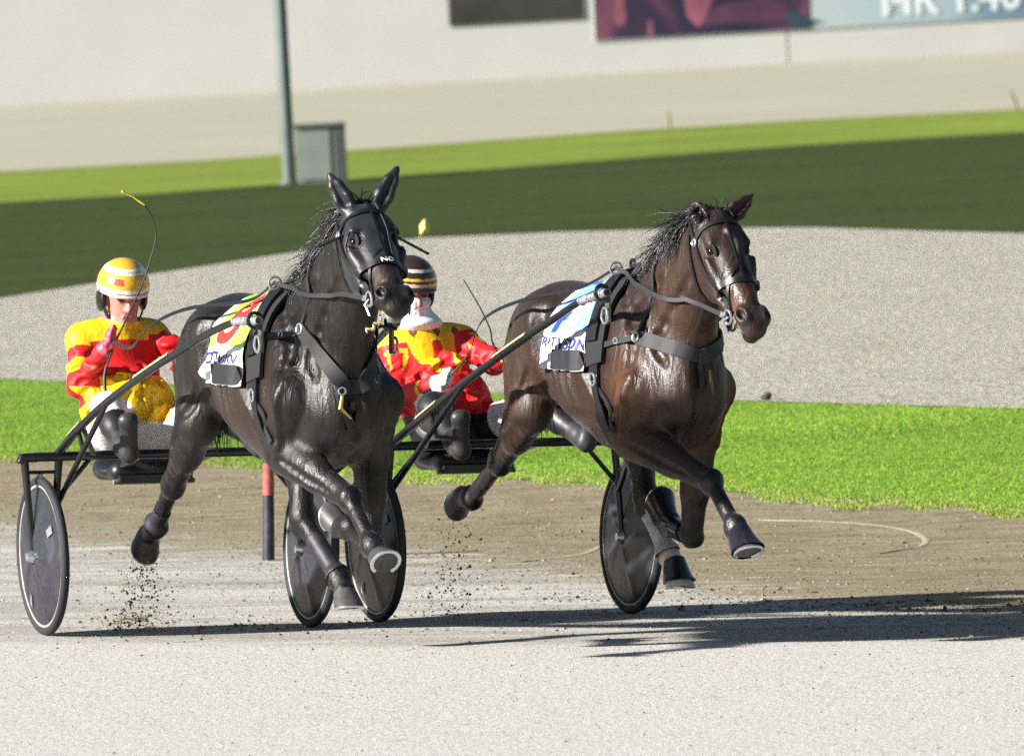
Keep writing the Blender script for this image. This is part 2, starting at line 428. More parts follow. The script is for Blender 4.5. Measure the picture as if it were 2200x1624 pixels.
def horse_body(D):
    """grows one horse as a continuous surface from its joints; D holds joints in the team frame"""
    B = SDF((-0.35, -0.42, 0.05), (3.15, 0.42, 2.2), 0.0066)
    dx = D.get('dx', 0.0); dz = D.get('dz', 0.0)
    def T(x, y, z): return np.array((x + dx, y, z + dz))
    # trunk
    tr = [(.53, 0, 1.19, .14, .15), (.64, 0, 1.22, .20, .225), (.79, 0, 1.232, .24, .258), (1.0, 0, 1.205, .23, .262), (1.22, 0, 1.165, .262, .308),
          (1.48, 0, 1.145, .272, .352), (1.72, 0, 1.13, .24, .368), (1.94, 0, 1.09, .205, .31), (2.10, 0, 1.05, .165, .21)]
    B.loft([(a + dx, b, c + dz, d, e) for a, b, c, d, e in tr], k=.03)
    B.seg(T(1.42, 0, 1.47), T(1.72, 0, 1.49), (.07, .06), (.075, .065), k=.09)                 # withers
    B.seg(T(.62, 0, 1.44), T(1.3, 0, 1.43), (.06, .05), (.07, .05), k=.08)                       # loin and back
    # neck
    B.loft(D['neck'], k=.10, sub=4)
    if 'crest' in D:
        for p, q in zip(D['crest'][:-1], D['crest'][1:]): B.seg(p, q, (.035, .05), (.035, .05), k=.06)
    B.seg(D['neck'][1][:3] + np.array((.05, 0, -.2)), T(2.12, 0, 1.02), (.08, .10), (.11, .11), k=.08)
    # head -----------------------------------------------------------
    poll, muz = D['poll'], D['muzzle']
    a = unit(muz - poll); c = np.array((0, 1, 0.)) + np.array(D.get('headroll', (0, 0, 0)), float); c = unit(c - a * (c @ a)); b = np.cross(a, c)
    D['ha'], D['hb'], D['hc'] = a, b, c
    def H(s_, b_, c_=0.0): return poll + a * s_ + b * b_ + c * c_ * D.get('hw', 1.1)
    D['H'] = H
    A3 = np.array([a, c, b])
    hw, hd = D.get('hw', 1.1), D.get('hd', 1.05)
    hn = [(.015, -.075, .066, .075), (.10, -.085, .086, .095), (.19, -.098, .088, .104), (.28, -.085, .07, .086), (.37, -.068, .054, .068), (.46, -.058, .047, .058), (.525, -.052, .047, .050), (.57, -.058, .043, .042)]
    nodes = [tuple(H(s_, b_ * hd)) + (rc * hw, rb * hd) for s_, b_, rc, rb in hn]
    B.loft(nodes, side=c, k=.05, sub=4, ik=.006)
    B.seg(H(.14, -.03), H(.44, -.022), (.055, .03), (.033, .024), side=c, k=.03)                # nasal bone
    B.seg(H(.02, -.035), H(.14, -.022), (.055, .04), (.06, .03), side=c, k=.04)                 # forehead
    for q in (-1, 1):
        B.ell(H(.215, -.17, .045 * q), (.105, .036, .075), A3, k=.035)                            # cheek
        B.seg(H(.27, -.175, .04 * q), H(.5, -.105, .025 * q), .028, .022, k=.03)                # lower jaw
        B.seg(H(.085, -.026, .060 * q), H(.140, -.012, .070 * q), .026, .020, k=.02)               # brow
        B.seg(H(.20, -.05, .092 * q), H(.33, -.06, .06 * q), .014, .012, k=.025)               # cheek bone
        B.ell(H(.520, -.034, .042 * q), (.046, .024, .030), A3, k=.02)                            # nostril wing
        n0, nn = B.snap(np.array([H(.522, .02, .075 * q)]), 0.0, 12); n0, nn = n0[0], unit(nn[0]); ta = unit(a + b * .35 - nn * ((a + b * .35) @ nn)); tb = np.cross(nn, ta)
        B.ell(n0 - nn * .020, (.042, .026, .024), np.array([ta, tb, nn]), k=.03)
        n1, _ = B.snap(np.array([n0 + nn * .02]), 0.0, 8); B.ell(n1[0] - tb * .0, (.031, .0185, .034), np.array([ta, tb, nn]), k=.005, op='sub')
    B.ell(H(.575, -.05), (.03, .045, .034), A3, k=.025)                                          # upper lip
    B.ell(H(.565, -.105), (.04, .036, .026), A3, k=.02)                                          # lower lip and chin
    B.seg(H(.56, -.083, -.06), H(.56, -.083, .06), (.04, .0075), (.04, .0075), side=a, k=.008, op='sub')
    for q, (e0, e1, fw) in enumerate(D['ears']):
        sd_ = unit(np.cross(e1 - e0, fw)); w = D.get('ew', 1.0); E_ = lambda t: e0 + (e1 - e0) * t
        B.seg(e0, E_(.35), (.036 * w, .03), (.047 * w, .030), side=sd_, k=.025)
        B.seg(E_(.35), E_(.70), (.047 * w, .030), (.034 * w, .022), side=sd_, k=.01)
        B.seg(E_(.70), E_(1.0), (.034 * w, .022), (.0075, .0085), side=sd_, k=.01)
        B.seg(E_(.2) + fw * .034, E_(.78) + fw * .025, (.029 * w, .025), (.014 * w, .015), side=sd_, k=.008, op='sub')
    # forelegs -----------------------------------------------------
    for sgn, leg in ((-1, D['rf']), (1, D['lf'])):
        S, E, K, Ft, Co = leg['S'], leg['E'], leg['K'], leg['F'], leg['C']
        top = T(1.60, .10 * sgn, 1.42)
        B.seg(top, S, (.06, .10), (.085, .115), k=.055)                                            # shoulder blade
        B.ellv(top + (0.0, .02 * sgn, -.1), E + (0.0, .015 * sgn, .1), None, .075, .115, k=.05)      # triceps
        B.seg(S, E + (0, 0, .03), (.085, .115), (.075, .09), k=.05)                                 # upper arm
        B.ell(S + (.02, 0.0, -.01), (.075, .07, .085), k=.05)
        fdir = unit(K - E); nrm = unit(np.cross((0, 1, 0), fdir))                                     # points to the front of the leg
        if nrm[0] < 0: nrm = -nrm
        B.seg(E, E + (K - E) * .55, (.078, .10), (.058, .07), k=.05)
        B.seg(E + (K - E) * .5, K, (.058, .068), (.046, .050), k=.03)
        B.ellv(E + nrm * .035, E + (K - E) * .62 + nrm * .028, None, .042, .045, k=.035)
        B.ellv(E + (K - E) * .05 + (0, .035 * sgn, 0) - nrm * .02, E + (K - E) * .6 + (0, .02 * sgn, 0), None, .033, .045, k=.03)
        cd = unit(Ft - K); cn = unit(np.cross((0, 1, 0), cd)); cn = cn if cn @ nrm > -.2 else -cn
        B.ellv(K - fdir * .045, K + cd * .05, None, .052, .052, k=.025, c=K + nrm * .006)
        B.ell(K - unit(nrm + cn) * .032, (.028, .026, .032), k=.025)
        B.ell(K + nrm * .022 - fdir * .012, (.026, .034, .024), k=.015); B.ell(K + nrm * .018 + cd * .024, (.022, .032, .02), k=.012)
        B.ell(K - unit(nrm + cn) * .046 - fdir * .01, (.016, .016, .02), k=.015)
        B.seg(K, Ft, (.034, .033), (.031, .032), k=.025)
        B.seg(K - cn * .030 + cd * .04, Ft - cn * .034, (.019, .015), (.020, .017), k=.008)          # tendons
        B.ell(Ft, (.049, .046, .050), k=.022); B.ell(Ft - cn * .034, (.030, .036, .030), k=.016)
        B.seg(Ft, Co, (.040, .042), (.048, .050), k=.03)
        leg['n'] = cn
    # hind legs ---------------------------------------------------
    for sgn, leg in ((-1, D['rh']), (1, D['lh'])):
        Hp, St, Hk, Ft, Co = leg['H'], leg['S'], leg['K'], leg['F'], leg['C']
        B.ellv(T(.98, .10 * sgn, 1.36), T(.52, .12 * sgn, 1.27), None, .125, .15, k=.06)              # gluteal
        B.seg(Hp, St, (.12, .19), (.085, .12), k=.06)
        B.ell(T(.90, .19 * sgn, 1.345), (.07, .035, .05), k=.10)                                     # point of hip
        gd = unit(Hk - St); gn = unit(np.cross((0, 1, 0), gd)); gn = gn if gn[0] > -.3 and (gn[0] > 0 or gn[2] > 0) else -gn
        butt = T(.49, .11 * sgn, 1.19)
        B.seg(butt, St + (Hk - St) * .35 - gn * .045, (.085, .12), (.058, .075), k=.06)               # hamstrings
        B.seg(St, St + (Hk - St) * .5, (.078, .115), (.06, .082), k=.05)
        B.seg(St + (Hk - St) * .45, Hk, (.062, .078), (.046, .054), k=.04)
        B.ellv(St + gn * .03, St + (Hk - St) * .6 + gn * .03, None, .055, .05, k=.04)
        B.ell(St + gn * .02, (.07, .06, .07), k=.05)
        cd = unit(Ft - Hk); cn = unit(np.cross((0, 1, 0), cd)); cn = cn if cn @ gn > -.2 else -cn
        poh = Hk - unit(gd * -.7 + cn) * .066                                                        # point of hock
        B.seg(St + (Hk - St) * .45 - gn * .05, poh, (.022, .026), (.02, .024), k=.03)
        B.ell(Hk, (.056, .050, .062), k=.03); B.seg(Hk, poh, (.028, .036), (.021, .024), k=.02)
        B.seg(poh, Hk + cd * .12 - cn * .02, (.02, .02), (.02, .02), k=.03)
        B.ell(Hk + cn * .028 + cd * .01, (.024, .034, .030), k=.015)
        B.seg(Hk, Ft, (.037, .038), (.033, .034), k=.025)
        B.seg(Hk + cd * .08 - cn * .032, Ft - cn * .034, (.020, .016), (.021, .018), k=.008)
        B.ell(Ft, (.050, .047, .051), k=.022); B.ell(Ft - cn * .034, (.031, .037, .031), k=.016)
        B.seg(Ft, Co, (.040, .042), (.048, .050), k=.03)
        leg['n'] = cn
    # chest, flank and rib modelling
    for q in (-1, 1):
        B.ellv(T(2.12, .065 * q, 1.14), T(2.03, .11 * q, .83), None, .075, .08, k=.035)               # pectorals
        B.ellv(T(1.90, .07 * q, .86), T(1.30, .06 * q, .84), None, .07, .06, k=.06)
    # muscle lines
    for q in (-1, 1):
        w = T(1.66, .10 * q, 1.46); S = D['rf']['S'] if q < 0 else D['lf']['S']; E = D['rf']['E'] if q < 0 else D['lf']['E']
        n1, n3 = D['neck'][1][:3], D['neck'][3][:3]
        B.groove([w + (.10, .0, -.02), w * .5 + S * .5 + (.12, .02 * q, .06), S + (.03, .06 * q, .08)], .020, .017, .035)       # front of the shoulder
        B.groove([w + (-.16, .08 * q, -.10), T(1.58, .26 * q, 1.18), E + (-.20, .06 * q, .10)], .022, .016, .035)               # behind the shoulder
        B.groove([S + (-.03, .08 * q, .04), S * .4 + E * .6 + (-.06, .08 * q, .06), E + (-.05, .08 * q, .03)], .016, .015, .022)
        B.groove([n3 + (.06, .10 * q, -.08), n1 + (.16, .14 * q, -.06), T(2.16, .12 * q, 1.17)], .018, .015, .032)               # jugular furrow
        B.groove([n3 + (-.05, .10 * q, .02), n1 + (.02, .16 * q, .06), T(1.90, .18 * q, 1.36)], .022, .009, .05)
        B.groove([T(.70, .24 * q, 1.40), T(.62, .25 * q, 1.22), T(.62, .22 * q, 1.02)], .020, .017, .032)                          # thigh
        B.groove([T(.98, .24 * q, 1.40), T(1.0, .26 * q, 1.22), T(.98, .26 * q, 1.05)], .035, .016, .07)                          # flank
        B.groove([T(.86, .25 * q, 1.12), T(.78, .24 * q, 1.0), (D['rh'] if q < 0 else D['lh'])['S'] * .6 + (D['rh'] if q < 0 else D['lh'])['K'] * .4 + (0, .08 * q, 0)], .016, .014, .025)
        for i in range(4): B.groove([T(1.16 + .1 * i, .28 * q, 1.30), T(1.13 + .1 * i, .29 * q, 1.15), T(1.15 + .1 * i, .27 * q, 1.0)], .02, .004, .05)   # ribs
        K = (D['rf'] if q < 0 else D['lf'])['K']; e0 = E + (K - E) * .1
        B.groove([e0 + (.02, .07 * q, 0), E + (K - E) * .5 + (0, .06 * q, 0), E + (K - E) * .85 + (0, .05 * q, 0)], .012, .011, .018)
        B.ridge([S + (.05, .03 * q, .03), S + (.03, .07 * q, -.06), E + (.06, .05 * q, -.02)], .010, .005, .03)
        # face
        B.groove([H(.24, -.10, .07 * q), H(.34, -.105, .06 * q), H(.42, -.10, .055 * q)], .012, .006, .025)
        B.ridge([H(.23, -.065, .09 * q), H(.30, -.07, .07 * q), H(.36, -.06, .06 * q)], .008, .004, .02)
    B.groove([T(2.25, 0, 1.20), T(2.22, 0, 1.05), T(2.12, 0, .86)], .022, .018, .05)                                              # breast
    return B

def unit_rows(*v): return np.array([unit(q) for q in v])

def J(fr, u, v, y): return fr.at(u, v, y)
V3 = lambda *a: np.array(a, float)

H1 = dict(fr=FR1, dx=.15, dz=.0, hw=1.25, hd=1.08, ew=.84)
H1['poll'] = V3(2.60, 0, 1.885); H1['muzzle'] = V3(3.03, -.015, 1.53)
H1['neck'] = [V3(1.97, 0, 1.20, .17, .29), V3(2.13, 0, 1.365, .155, .275), V3(2.31, 0, 1.525, .13, .23), V3(2.45, 0, 1.665, .105, .18), V3(2.55, 0, 1.775, .092, .13)]
H1['ears'] = [(V3(2.57, -.058, 1.87), FR1.atx(708, 376, 2.52), unit(V3(.75, -.5, .1))), (V3(2.57, .055, 1.88), FR1.atx(853, 362, 2.54), unit(V3(.9, -.1, .1)))]
H1['rf'] = dict(S=V3(2.16, -.19, 1.10), E=V3(2.05, -.19, .86), K=J(FR1, 752, 1072, -.05), F=J(FR1, 800, 1170, -.03), C=J(FR1, 815, 1196, -.025))
H1['lf'] = dict(S=V3(2.16, .19, 1.09), E=V3(2.04, .20, .84), K=J(FR1, 795, 1172, .17), F=J(FR1, 752, 1132, .18), C=J(FR1, 732, 1133, .175))
H1['rh'] = dict(H=V3(.80, -.14, 1.20), S=V3(.88, -.185, .96), K=J(FR1, 372, 1042, -.16), F=J(FR1, 335, 1132, -.15), C=J(FR1, 319, 1148, -.15))
H1['lh'] = dict(H=V3(.84, .14, 1.20), S=V3(1.16, .185, .93), K=J(FR1, 648, 1110, .145), F=J(FR1, 728, 1240, .215), C=J(FR1, 741, 1272, .22))
H2 = dict(fr=FR2, dx=.03, dz=.02, hw=1.16, hd=1.05, ew=.92)
H2['poll'] = V3(2.47, .015, 1.825); H2['muzzle'] = V3(2.81, .03, 1.40)
H2['neck'] = [V3(1.82, 0, 1.20, .17, .29), V3(1.98, 0, 1.365, .155, .265), V3(2.16, 0, 1.515, .125, .22), V3(2.31, .005, 1.64, .105, .17), V3(2.42, .01, 1.73, .092, .125)]
H2['ears'] = [(V3(2.44, -.05, 1.80), FR2.atx(1490, 432, 2.36), unit(V3(.7, -.6, .1))), (V3(2.44, .065, 1.81), FR2.atx(1617, 418, 2.41), unit(V3(.8, -.2, .1)))]
H2['rf'] = dict(S=V3(2.00, -.175, 1.08), E=V3(1.94, -.19, .87), K=J(FR2, 1528, 1035, -.05), F=J(FR2, 1580, 1130, -.03), C=J(FR2, 1594, 1160, -.025))
H2['lf'] = dict(S=V3(1.95, .175, 1.08), E=V3(1.80, .19, .85), K=J(FR2, 1486, 1152, .17), F=J(FR2, 1436, 1122, .165), C=J(FR2, 1428, 1110, .165))
H2['rh'] = dict(H=V3(.71, -.14, 1.21), S=V3(.80, -.185, .97), K=J(FR2, 1074, 993, -.16), F=J(FR2, 1014, 1072, -.15), C=J(FR2, 994, 1066, -.15))
H2['lh'] = dict(H=V3(.74, .14, 1.21), S=V3(1.12, .185, .93), K=J(FR2, 1386, 1066, .145), F=J(FR2, 1436, 1192, .20), C=J(FR2, 1452, 1226, .20))

# ------------------------------------------------------------------ the ground: banked track, grass verge, gravel, turf, far track
def gz(X, Y):
    """height of the ground: the track is banked down to the right, everything beyond lies level"""
    n = FR1.ez; o = FR1.o
    pl = -(n[0] * (X - o[0]) + n[1] * (Y - o[1])) / n[2]
    lim = 0.55
    pl = lim * np.tanh(pl / lim)
    w = 1 - sstep(np.asarray(Y, float), 5.0, 16.0)
    return pl * w
def ground_hit(u, v):
    d = ray(u, v); t = 2.8 / -d[2]
    for _ in range(60):
        p = CAM + d * t; e = p[2] - gz(p[0], p[1]); t += 0.7 * e / -d[2]
    return CAM + d * t
def curve_at(pts, us):
    pu = np.array([p[0] for p in pts], float); pv = np.array([p[1] for p in pts], float)
    out = np.interp(us, pu, pv)
    sl0 = (pv[1] - pv[0]) / (pu[1] - pu[0]); sl1 = (pv[-1] - pv[-2]) / (pu[-1] - pu[-2])
    out = np.where(us < pu[0], pv[0] + (us - pu[0]) * sl0 * .6, out); out = np.where(us > pu[-1], pv[-1] + (us - pu[-1]) * sl1 * .6, out)
    return out
US = np.concatenate([np.linspace(-3200, -300, 16)[:-1], np.linspace(-300, 2500, 140), np.linspace(2500, 5400, 16)[1:]])
EDGE = dict(
    near=[(0, 2500), (2200, 2500)],
    pale=[(0, 1386), (1000, 1392), (1300, 1385), (2200, 1378)],
    brown=[(0, 1145), (300, 1185), (900, 1212), (1300, 1250), (1800, 1300), (2200, 1325)],
    verge=[(0, 985), (350, 992), (900, 1020), (1300, 1040), (1700, 1065), (2200, 1093)],
    gravel=[(0, 815), (150, 822), (900, 842), (1560, 862), (1950, 873), (2200, 880)],
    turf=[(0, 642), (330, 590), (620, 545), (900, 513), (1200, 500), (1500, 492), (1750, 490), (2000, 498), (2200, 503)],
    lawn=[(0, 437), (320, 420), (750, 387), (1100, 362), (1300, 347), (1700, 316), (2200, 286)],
    fart=[(0, 372), (450, 347), (750, 326), (1300, 287), (1700, 262), (2200, 238)],
    wall=[(0, 231), (2200, 112)])
CW = {k: np.array([ground_hit(u, v) for u, v in zip(US, curve_at(p, US))]) for k, p in EDGE.items()}
CW['pale_'] = CW['pale']
def strip(name, lo, hi, rows, mat, lift, power=1.0, attrs=None):
    A, Bq = CW[lo], CW[hi]; V = []; n = len(US)
    for r in range(rows + 1):
        t = (r / rows) ** power; P = A * (1 - t) + Bq * t; V.append(P)
    V = np.concatenate(V); V[:, 2] = gz(V[:, 0], V[:, 1]) + lift
    i, j = np.meshgrid(np.arange(rows), np.arange(n - 1), indexing='ij'); q = (i * n + j).ravel()
    F = np.stack([q, q + 1, q + n + 1, q + n], 1)
    me = mesh_np(name, V, F, True)
    if attrs:
        for an, cn in attrs.items():
            C = CW[cn]; a = me.attributes.new(an, 'FLOAT', 'POINT')
            d = V[:, 1] - np.interp(V[:, 0], C[:, 0], C[:, 1])
            a.data.foreach_set('value', d.astype(np.float32))
    o = link(name, me, mat); tag(o, kind='structure'); return o

def sand_mat():
    m, nt, b = newmat('track_sand'); v = coords(nt, 'Object')
    def at(nm):
        a = nt.nodes.new('ShaderNodeAttribute'); a.attribute_name = nm; return a.outputs['Fac']
    def math_(op, a, c, clamp=False):
        n = nt.nodes.new('ShaderNodeMath'); n.operation = op; n.use_clamp = clamp
        for s, q in zip(n.inputs, (a, c)):
            if isinstance(q, (int, float)): s.default_value = q
            else: L(nt, q, s)
        return n.outputs[0]
    rotz = math.radians(8)
    fine = noise(nt, 34, 4, 0.7, v)
    grit = noise(nt, 110, 2, 0.6, v)
    streak = noise(nt, 1.0, 5, 0.62, coords(nt, 'Object', (0.35, 1.3, 1), (0, 0, rotz)), 0.8)
    streak2 = noise(nt, 1.0, 4, 0.6, coords(nt, 'Object', (2.2, 5.5, 1), (0, 0, rotz)), 0.6)
    patch = noise(nt, 6.5, 5, 0.7, coords(nt, 'Object', (0.5, 1.0, 1)))
    # pale loose sand
    pale = ramp(nt, fine, [(0.28, (0.40, 0.375, 0.34)), (0.5, (0.49, 0.465, 0.425)), (0.75, (0.56, 0.535, 0.495))])
    # worn grey racing line
    grey = ramp(nt, streak, [(0.30, (0.24, 0.225, 0.195)), (0.45, (0.35, 0.33, 0.295)), (0.58, (0.47, 0.45, 0.405)), (0.75, (0.54, 0.52, 0.475))])
    grey = mixc(nt, 0.30, grey, ramp(nt, patch, [(0.35, (0.20, 0.18, 0.15)), (0.55, (0.46, 0.44, 0.395))]))
    # harrowed brown soil
    brown = ramp(nt, streak2, [(0.28, (0.13, 0.105, 0.06)), (0.48, (0.215, 0.18, 0.115)), (0.7, (0.30, 0.262, 0.18))])
    brown = mixc(nt, 0.4, brown, ramp(nt, patch, [(0.36, (0.13, 0.10, 0.06)), (0.6, (0.29, 0.25, 0.17))]))
    nz = math_('MULTIPLY', math_('SUBTRACT', patch, 0.5), 9.0)
    nzs = math_('MULTIPLY', math_('SUBTRACT', streak2, 0.5), 8.0)
    fb = math_('MULTIPLY', math_('ADD', math_('ADD', at('d_brown'), math_('MULTIPLY', nz, 0.9)), math_('ADD', nzs, 0.6)), 0.55, True)
    fp = math_('MULTIPLY', math_('ADD', at('d_pale'), math_('ADD', math_('MULTIPLY', nz, 0.10), 0.08)), 3.2, True)
    c = mixc(nt, fp, pale, mixc(nt, fb, grey, brown))
    sp = ramp(nt, grit, [(0.30, (0.72, 0.70, 0.67)), (0.45, (1, 1, 1)), (0.65, (1.06, 1.06, 1.06))])
    c = mixc(nt, 0.8, c, sp, 'MULTIPLY')
    dots = ramp(nt, noise(nt, 15, 5, 0.8, coords(nt, 'Object', (0.6, 0.8, 1))), [(0.33, (0.42, 0.37, 0.30)), (0.43, (1, 1, 1))])
    dsel = ramp(nt, noise(nt, 1.1, 3, 0.6, coords(nt, 'Object', (0.6, 1, 1))), [(0.42, (0.10,) * 3), (0.62, (0.85,) * 3)])
    c = mixc(nt, dsel, c, mixc(nt, 1.0, c, dots, 'MULTIPLY'))
    L(nt, c, b.inputs['Base Color']); b.inputs['Roughness'].default_value = 0.95; b.inputs['Specular IOR Level'].default_value = 0.1
    h = math_('ADD', fine, math_('MULTIPLY', patch, 1.5)); bump(nt, b, h, 0.5, 0.018)
    return m
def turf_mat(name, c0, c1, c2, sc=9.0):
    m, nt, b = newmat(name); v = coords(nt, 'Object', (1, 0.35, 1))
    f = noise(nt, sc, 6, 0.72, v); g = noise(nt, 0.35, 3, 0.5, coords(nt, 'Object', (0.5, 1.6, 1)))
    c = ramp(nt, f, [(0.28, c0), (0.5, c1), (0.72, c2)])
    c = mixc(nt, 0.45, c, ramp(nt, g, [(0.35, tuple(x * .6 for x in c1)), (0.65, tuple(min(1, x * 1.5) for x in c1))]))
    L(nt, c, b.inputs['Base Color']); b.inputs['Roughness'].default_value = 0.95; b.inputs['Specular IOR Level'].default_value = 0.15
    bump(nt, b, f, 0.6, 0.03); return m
def gravel_mat():
    m, nt, b = newmat('gravel'); v = coords(nt, 'Object', (1, 0.35, 1))
    f = noise(nt, 17, 5, 0.85, coords(nt, 'Object', (1, 0.22, 1))); g = noise(nt, 1.3, 5, 0.65, coords(nt, 'Object', (1, 0.4, 1)))
    c = ramp(nt, f, [(0.28, (0.10, 0.092, 0.072)), (0.5, (0.33, 0.308, 0.255)), (0.70, (0.58, 0.55, 0.475))])
    weeds = ramp(nt, noise(nt, 0.9, 5, 0.7, coords(nt, 'Object', (1, 0.25, 1))), [(0.60, (1, 1, 1)), (0.78, (0.62, 0.66, 0.42))])
    c = mixc(nt, 1.0, c, weeds, 'MULTIPLY')
    c = mixc(nt, 0.25, c, ramp(nt, g, [(0.35, (0.26, 0.243, 0.20)), (0.65, (0.40, 0.378, 0.325))]))
    L(nt, c, b.inputs['Base Color']); b.inputs['Roughness'].default_value = 0.95; b.inputs['Specular IOR Level'].default_value = 0.1
    bump(nt, b, f, 0.8, 0.04); return m
def far_sand_mat():
    m, nt, b = newmat('far_sand'); g = noise(nt, 0.25, 4, 0.6, coords(nt, 'Object', (0.5, 1.2, 1)))
    L(nt, ramp(nt, g, [(0.35, (0.275, 0.26, 0.185)), (0.65, (0.32, 0.302, 0.222))]), b.inputs['Base Color'])
    b.inputs['Roughness'].default_value = 0.95; bump(nt, b, noise(nt, 8, 3, 0.6), 0.4, 0.03); return m

M_SAND = sand_mat()
M_GRASS = turf_mat('verge_grass', (0.06, 0.115, 0.010), (0.12, 0.22, 0.02), (0.19, 0.32, 0.04), 14)
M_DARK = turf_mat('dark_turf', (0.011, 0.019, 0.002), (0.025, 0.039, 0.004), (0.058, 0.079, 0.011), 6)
M_LAWN = turf_mat('lawn', (0.09, 0.13, 0.014), (0.14, 0.185, 0.022), (0.20, 0.25, 0.035), 3)
M_GRAVEL = gravel_mat()
# base sheet to the horizon
gx = np.concatenate([-np.geomspace(1500, 10, 14), np.linspace(-8, 8, 9), np.geomspace(10, 1500, 14)])
gy = np.concatenate([np.linspace(-120, 30, 31), np.geomspace(36, 3200, 16)])
GX, GY = np.meshgrid(gx, gy, indexing='xy'); GV = np.stack([GX.ravel(), GY.ravel(), (gz(GX, GY) - 0.03 - 0.25 * ((np.abs(GX) < 40) & (GY < 60) & (GY > -50))).ravel()], 1)
nx_, ny_ = len(gx), len(gy); ii, jj = np.meshgrid(np.arange(ny_ - 1), np.arange(nx_ - 1), indexing='ij'); q_ = (ii * nx_ + jj).ravel()
tag(link('ground', mesh_np('ground', GV, np.stack([q_, q_ + 1, q_ + nx_ + 1, q_ + nx_], 1)), M_LAWN), kind='structure')
strip('track', 'near', 'verge', 120, M_SAND, 0.0, 0.8, dict(d_pale='pale', d_brown='brown'))
strip('grass_verge', 'verge', 'gravel', 24, M_GRASS, 0.004)
strip('gravel_surround', 'gravel', 'turf', 24, M_GRAVEL, 0.008)
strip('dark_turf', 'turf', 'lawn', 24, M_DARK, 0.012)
strip('lawn_strip', 'lawn', 'fart', 10, M_LAWN, 0.016)
strip('far_track', 'fart', 'wall', 14, far_sand_mat(), 0.020)

def blades(name, lo, hi, n, lmin, lmax, wid, cols, edge=0.25, label=None, umin=-250, umax=2450):
    """grass blades as one mesh, ragged along the two edges of the strip"""
    A, Bq = CW[lo], CW[hi]
    u = rng.uniform(umin, umax, n); t = rng.uniform(-0.02, 1.01, n)
    k = rng.random(n) < 0.12; t[k] = np.abs(rng.normal(0, 0.02, k.sum())) * rng.choice([-1, 1], k.sum())
    def lerp(C): return np.stack([np.interp(u, US, C[:, i]) for i in range(3)], 1)
    P = lerp(A) * (1 - t[:, None]) + lerp(Bq) * t[:, None]
    # clumpy edges
    wob = 0.20 * np.sin(P[:, 0] * 2.3) + 0.18 * np.sin(P[:, 0] * 6.1 + 1) + 0.18 * np.sin(P[:, 0] * 15.7 + 2)
    P[:, 1] += wob * np.where(t < 0.5, 1 - t * 2, (t - .5) * 2 * 1.2)
    P[:, 2] = gz(P[:, 0], P[:, 1])
    ln = rng.uniform(lmin, lmax, n) * (0.6 + 0.4 * rng.random(n)); az = rng.uniform(0, 2 * math.pi, n); lean = rng.normal(0, 0.45, n)
    S = np.stack([np.cos(az), np.sin(az) * .5, np.zeros(n)], 1); w = wid * rng.uniform(.6, 1.3, n)
    D = np.stack([np.cos(az + 1.3) * lean, np.sin(az + 1.3) * lean, np.ones(n)], 1); D /= np.linalg.norm(D, axis=1, keepdims=True)
    V = np.stack([P - S * w[:, None] / 2, P + S * w[:, None] / 2, P + D * ln[:, None]], 1).reshape(-1, 3)
    c = np.asarray(cols)[rng.integers(0, len(cols), n)] * rng.uniform(.75, 1.25, (n, 1))
    pt = .5 + .25 * np.sin(P[:, 0] * .9 + 1.3 * np.sin(P[:, 1] * .55)) + .25 * np.sin(P[:, 1] * 1.1 + 1.7 * np.sin(P[:, 0] * .4)); c = c * (.78 + .40 * pt[:, None])
    dry = rng.random(n) < (.05 + .30 * np.exp(-(t / .07) ** 2)); c[dry] = np.array((.34, .30, .12)) * rng.uniform(.7, 1.2, (dry.sum(), 1))
    me = mesh_np(name, V, np.arange(3 * n).reshape(-1, 3), False, np.repeat(c, 3, 0))
    o = link(name, me, attr_mat(name, 0.8, 0.1, 20, 0.0, spec=0.2)); tag(o, label, 'grass', kind='stuff'); return o
blades('verge_grass_blades', 'verge', 'gravel', 210000, .009, .026, .008,
       [(.12, .235, .014), (.15, .27, .018), (.19, .32, .03), (.10, .20, .012), (.24, .30, .06)], label='short bright green grass growing on the verge beside the track')

# ------------------------------------------------------------------ hoarding, billboards, pole, cabinet far behind
wl = CW['wall']; i0 = int(np.argmin(abs(US - 0))); i1 = int(np.argmin(abs(US - 2200)))
wa, wb_ = wl[i0], wl[i1]; wdir = wb_ - wa; wdir[2] = 0; wdir /= np.linalg.norm(wdir); wnor = np.array((wdir[1], -wdir[0], 0)); WZ = np.array((0, 0, 1.0))
def wall_hit(u, v, off=0.0):
    d = ray(u, v); o = wa + wnor * off; t = ((o - CAM) @ wnor) / (d @ wnor); p = CAM + d * t; return np.array([(p - wa) @ wdir, p[2]])
WM = Matrix(((wdir[0], -wnor[0], 0, wa[0]), (wdir[1], -wnor[1], 0, wa[1]), (0, 0, 1, 0), (0, 0, 0, 1)))   # x along, y away, z up
M_HOARD = plain('hoarding_white', (0.53, 0.53, 0.50), 0.7, var=0.04, scale=0.4)
hr = empty('hoarding', WM); tag(hr, 'long white hoarding wall across the far side of the track', 'wall')
seam = wall_hit(1693, 100)[0]
for k in range(-3, 3):
    MB().box((seam + 26 * k + 13, .06, 2.6), (25.95, .10, 5.2)).build('panel', M_HOARD, hr, sharp=30)
    MB().box((seam + 26 * k, .12, 2.6), (.07, .10, 5.3)).build('post', plain('hoarding_post', (.30, .24, .16), .8), hr)
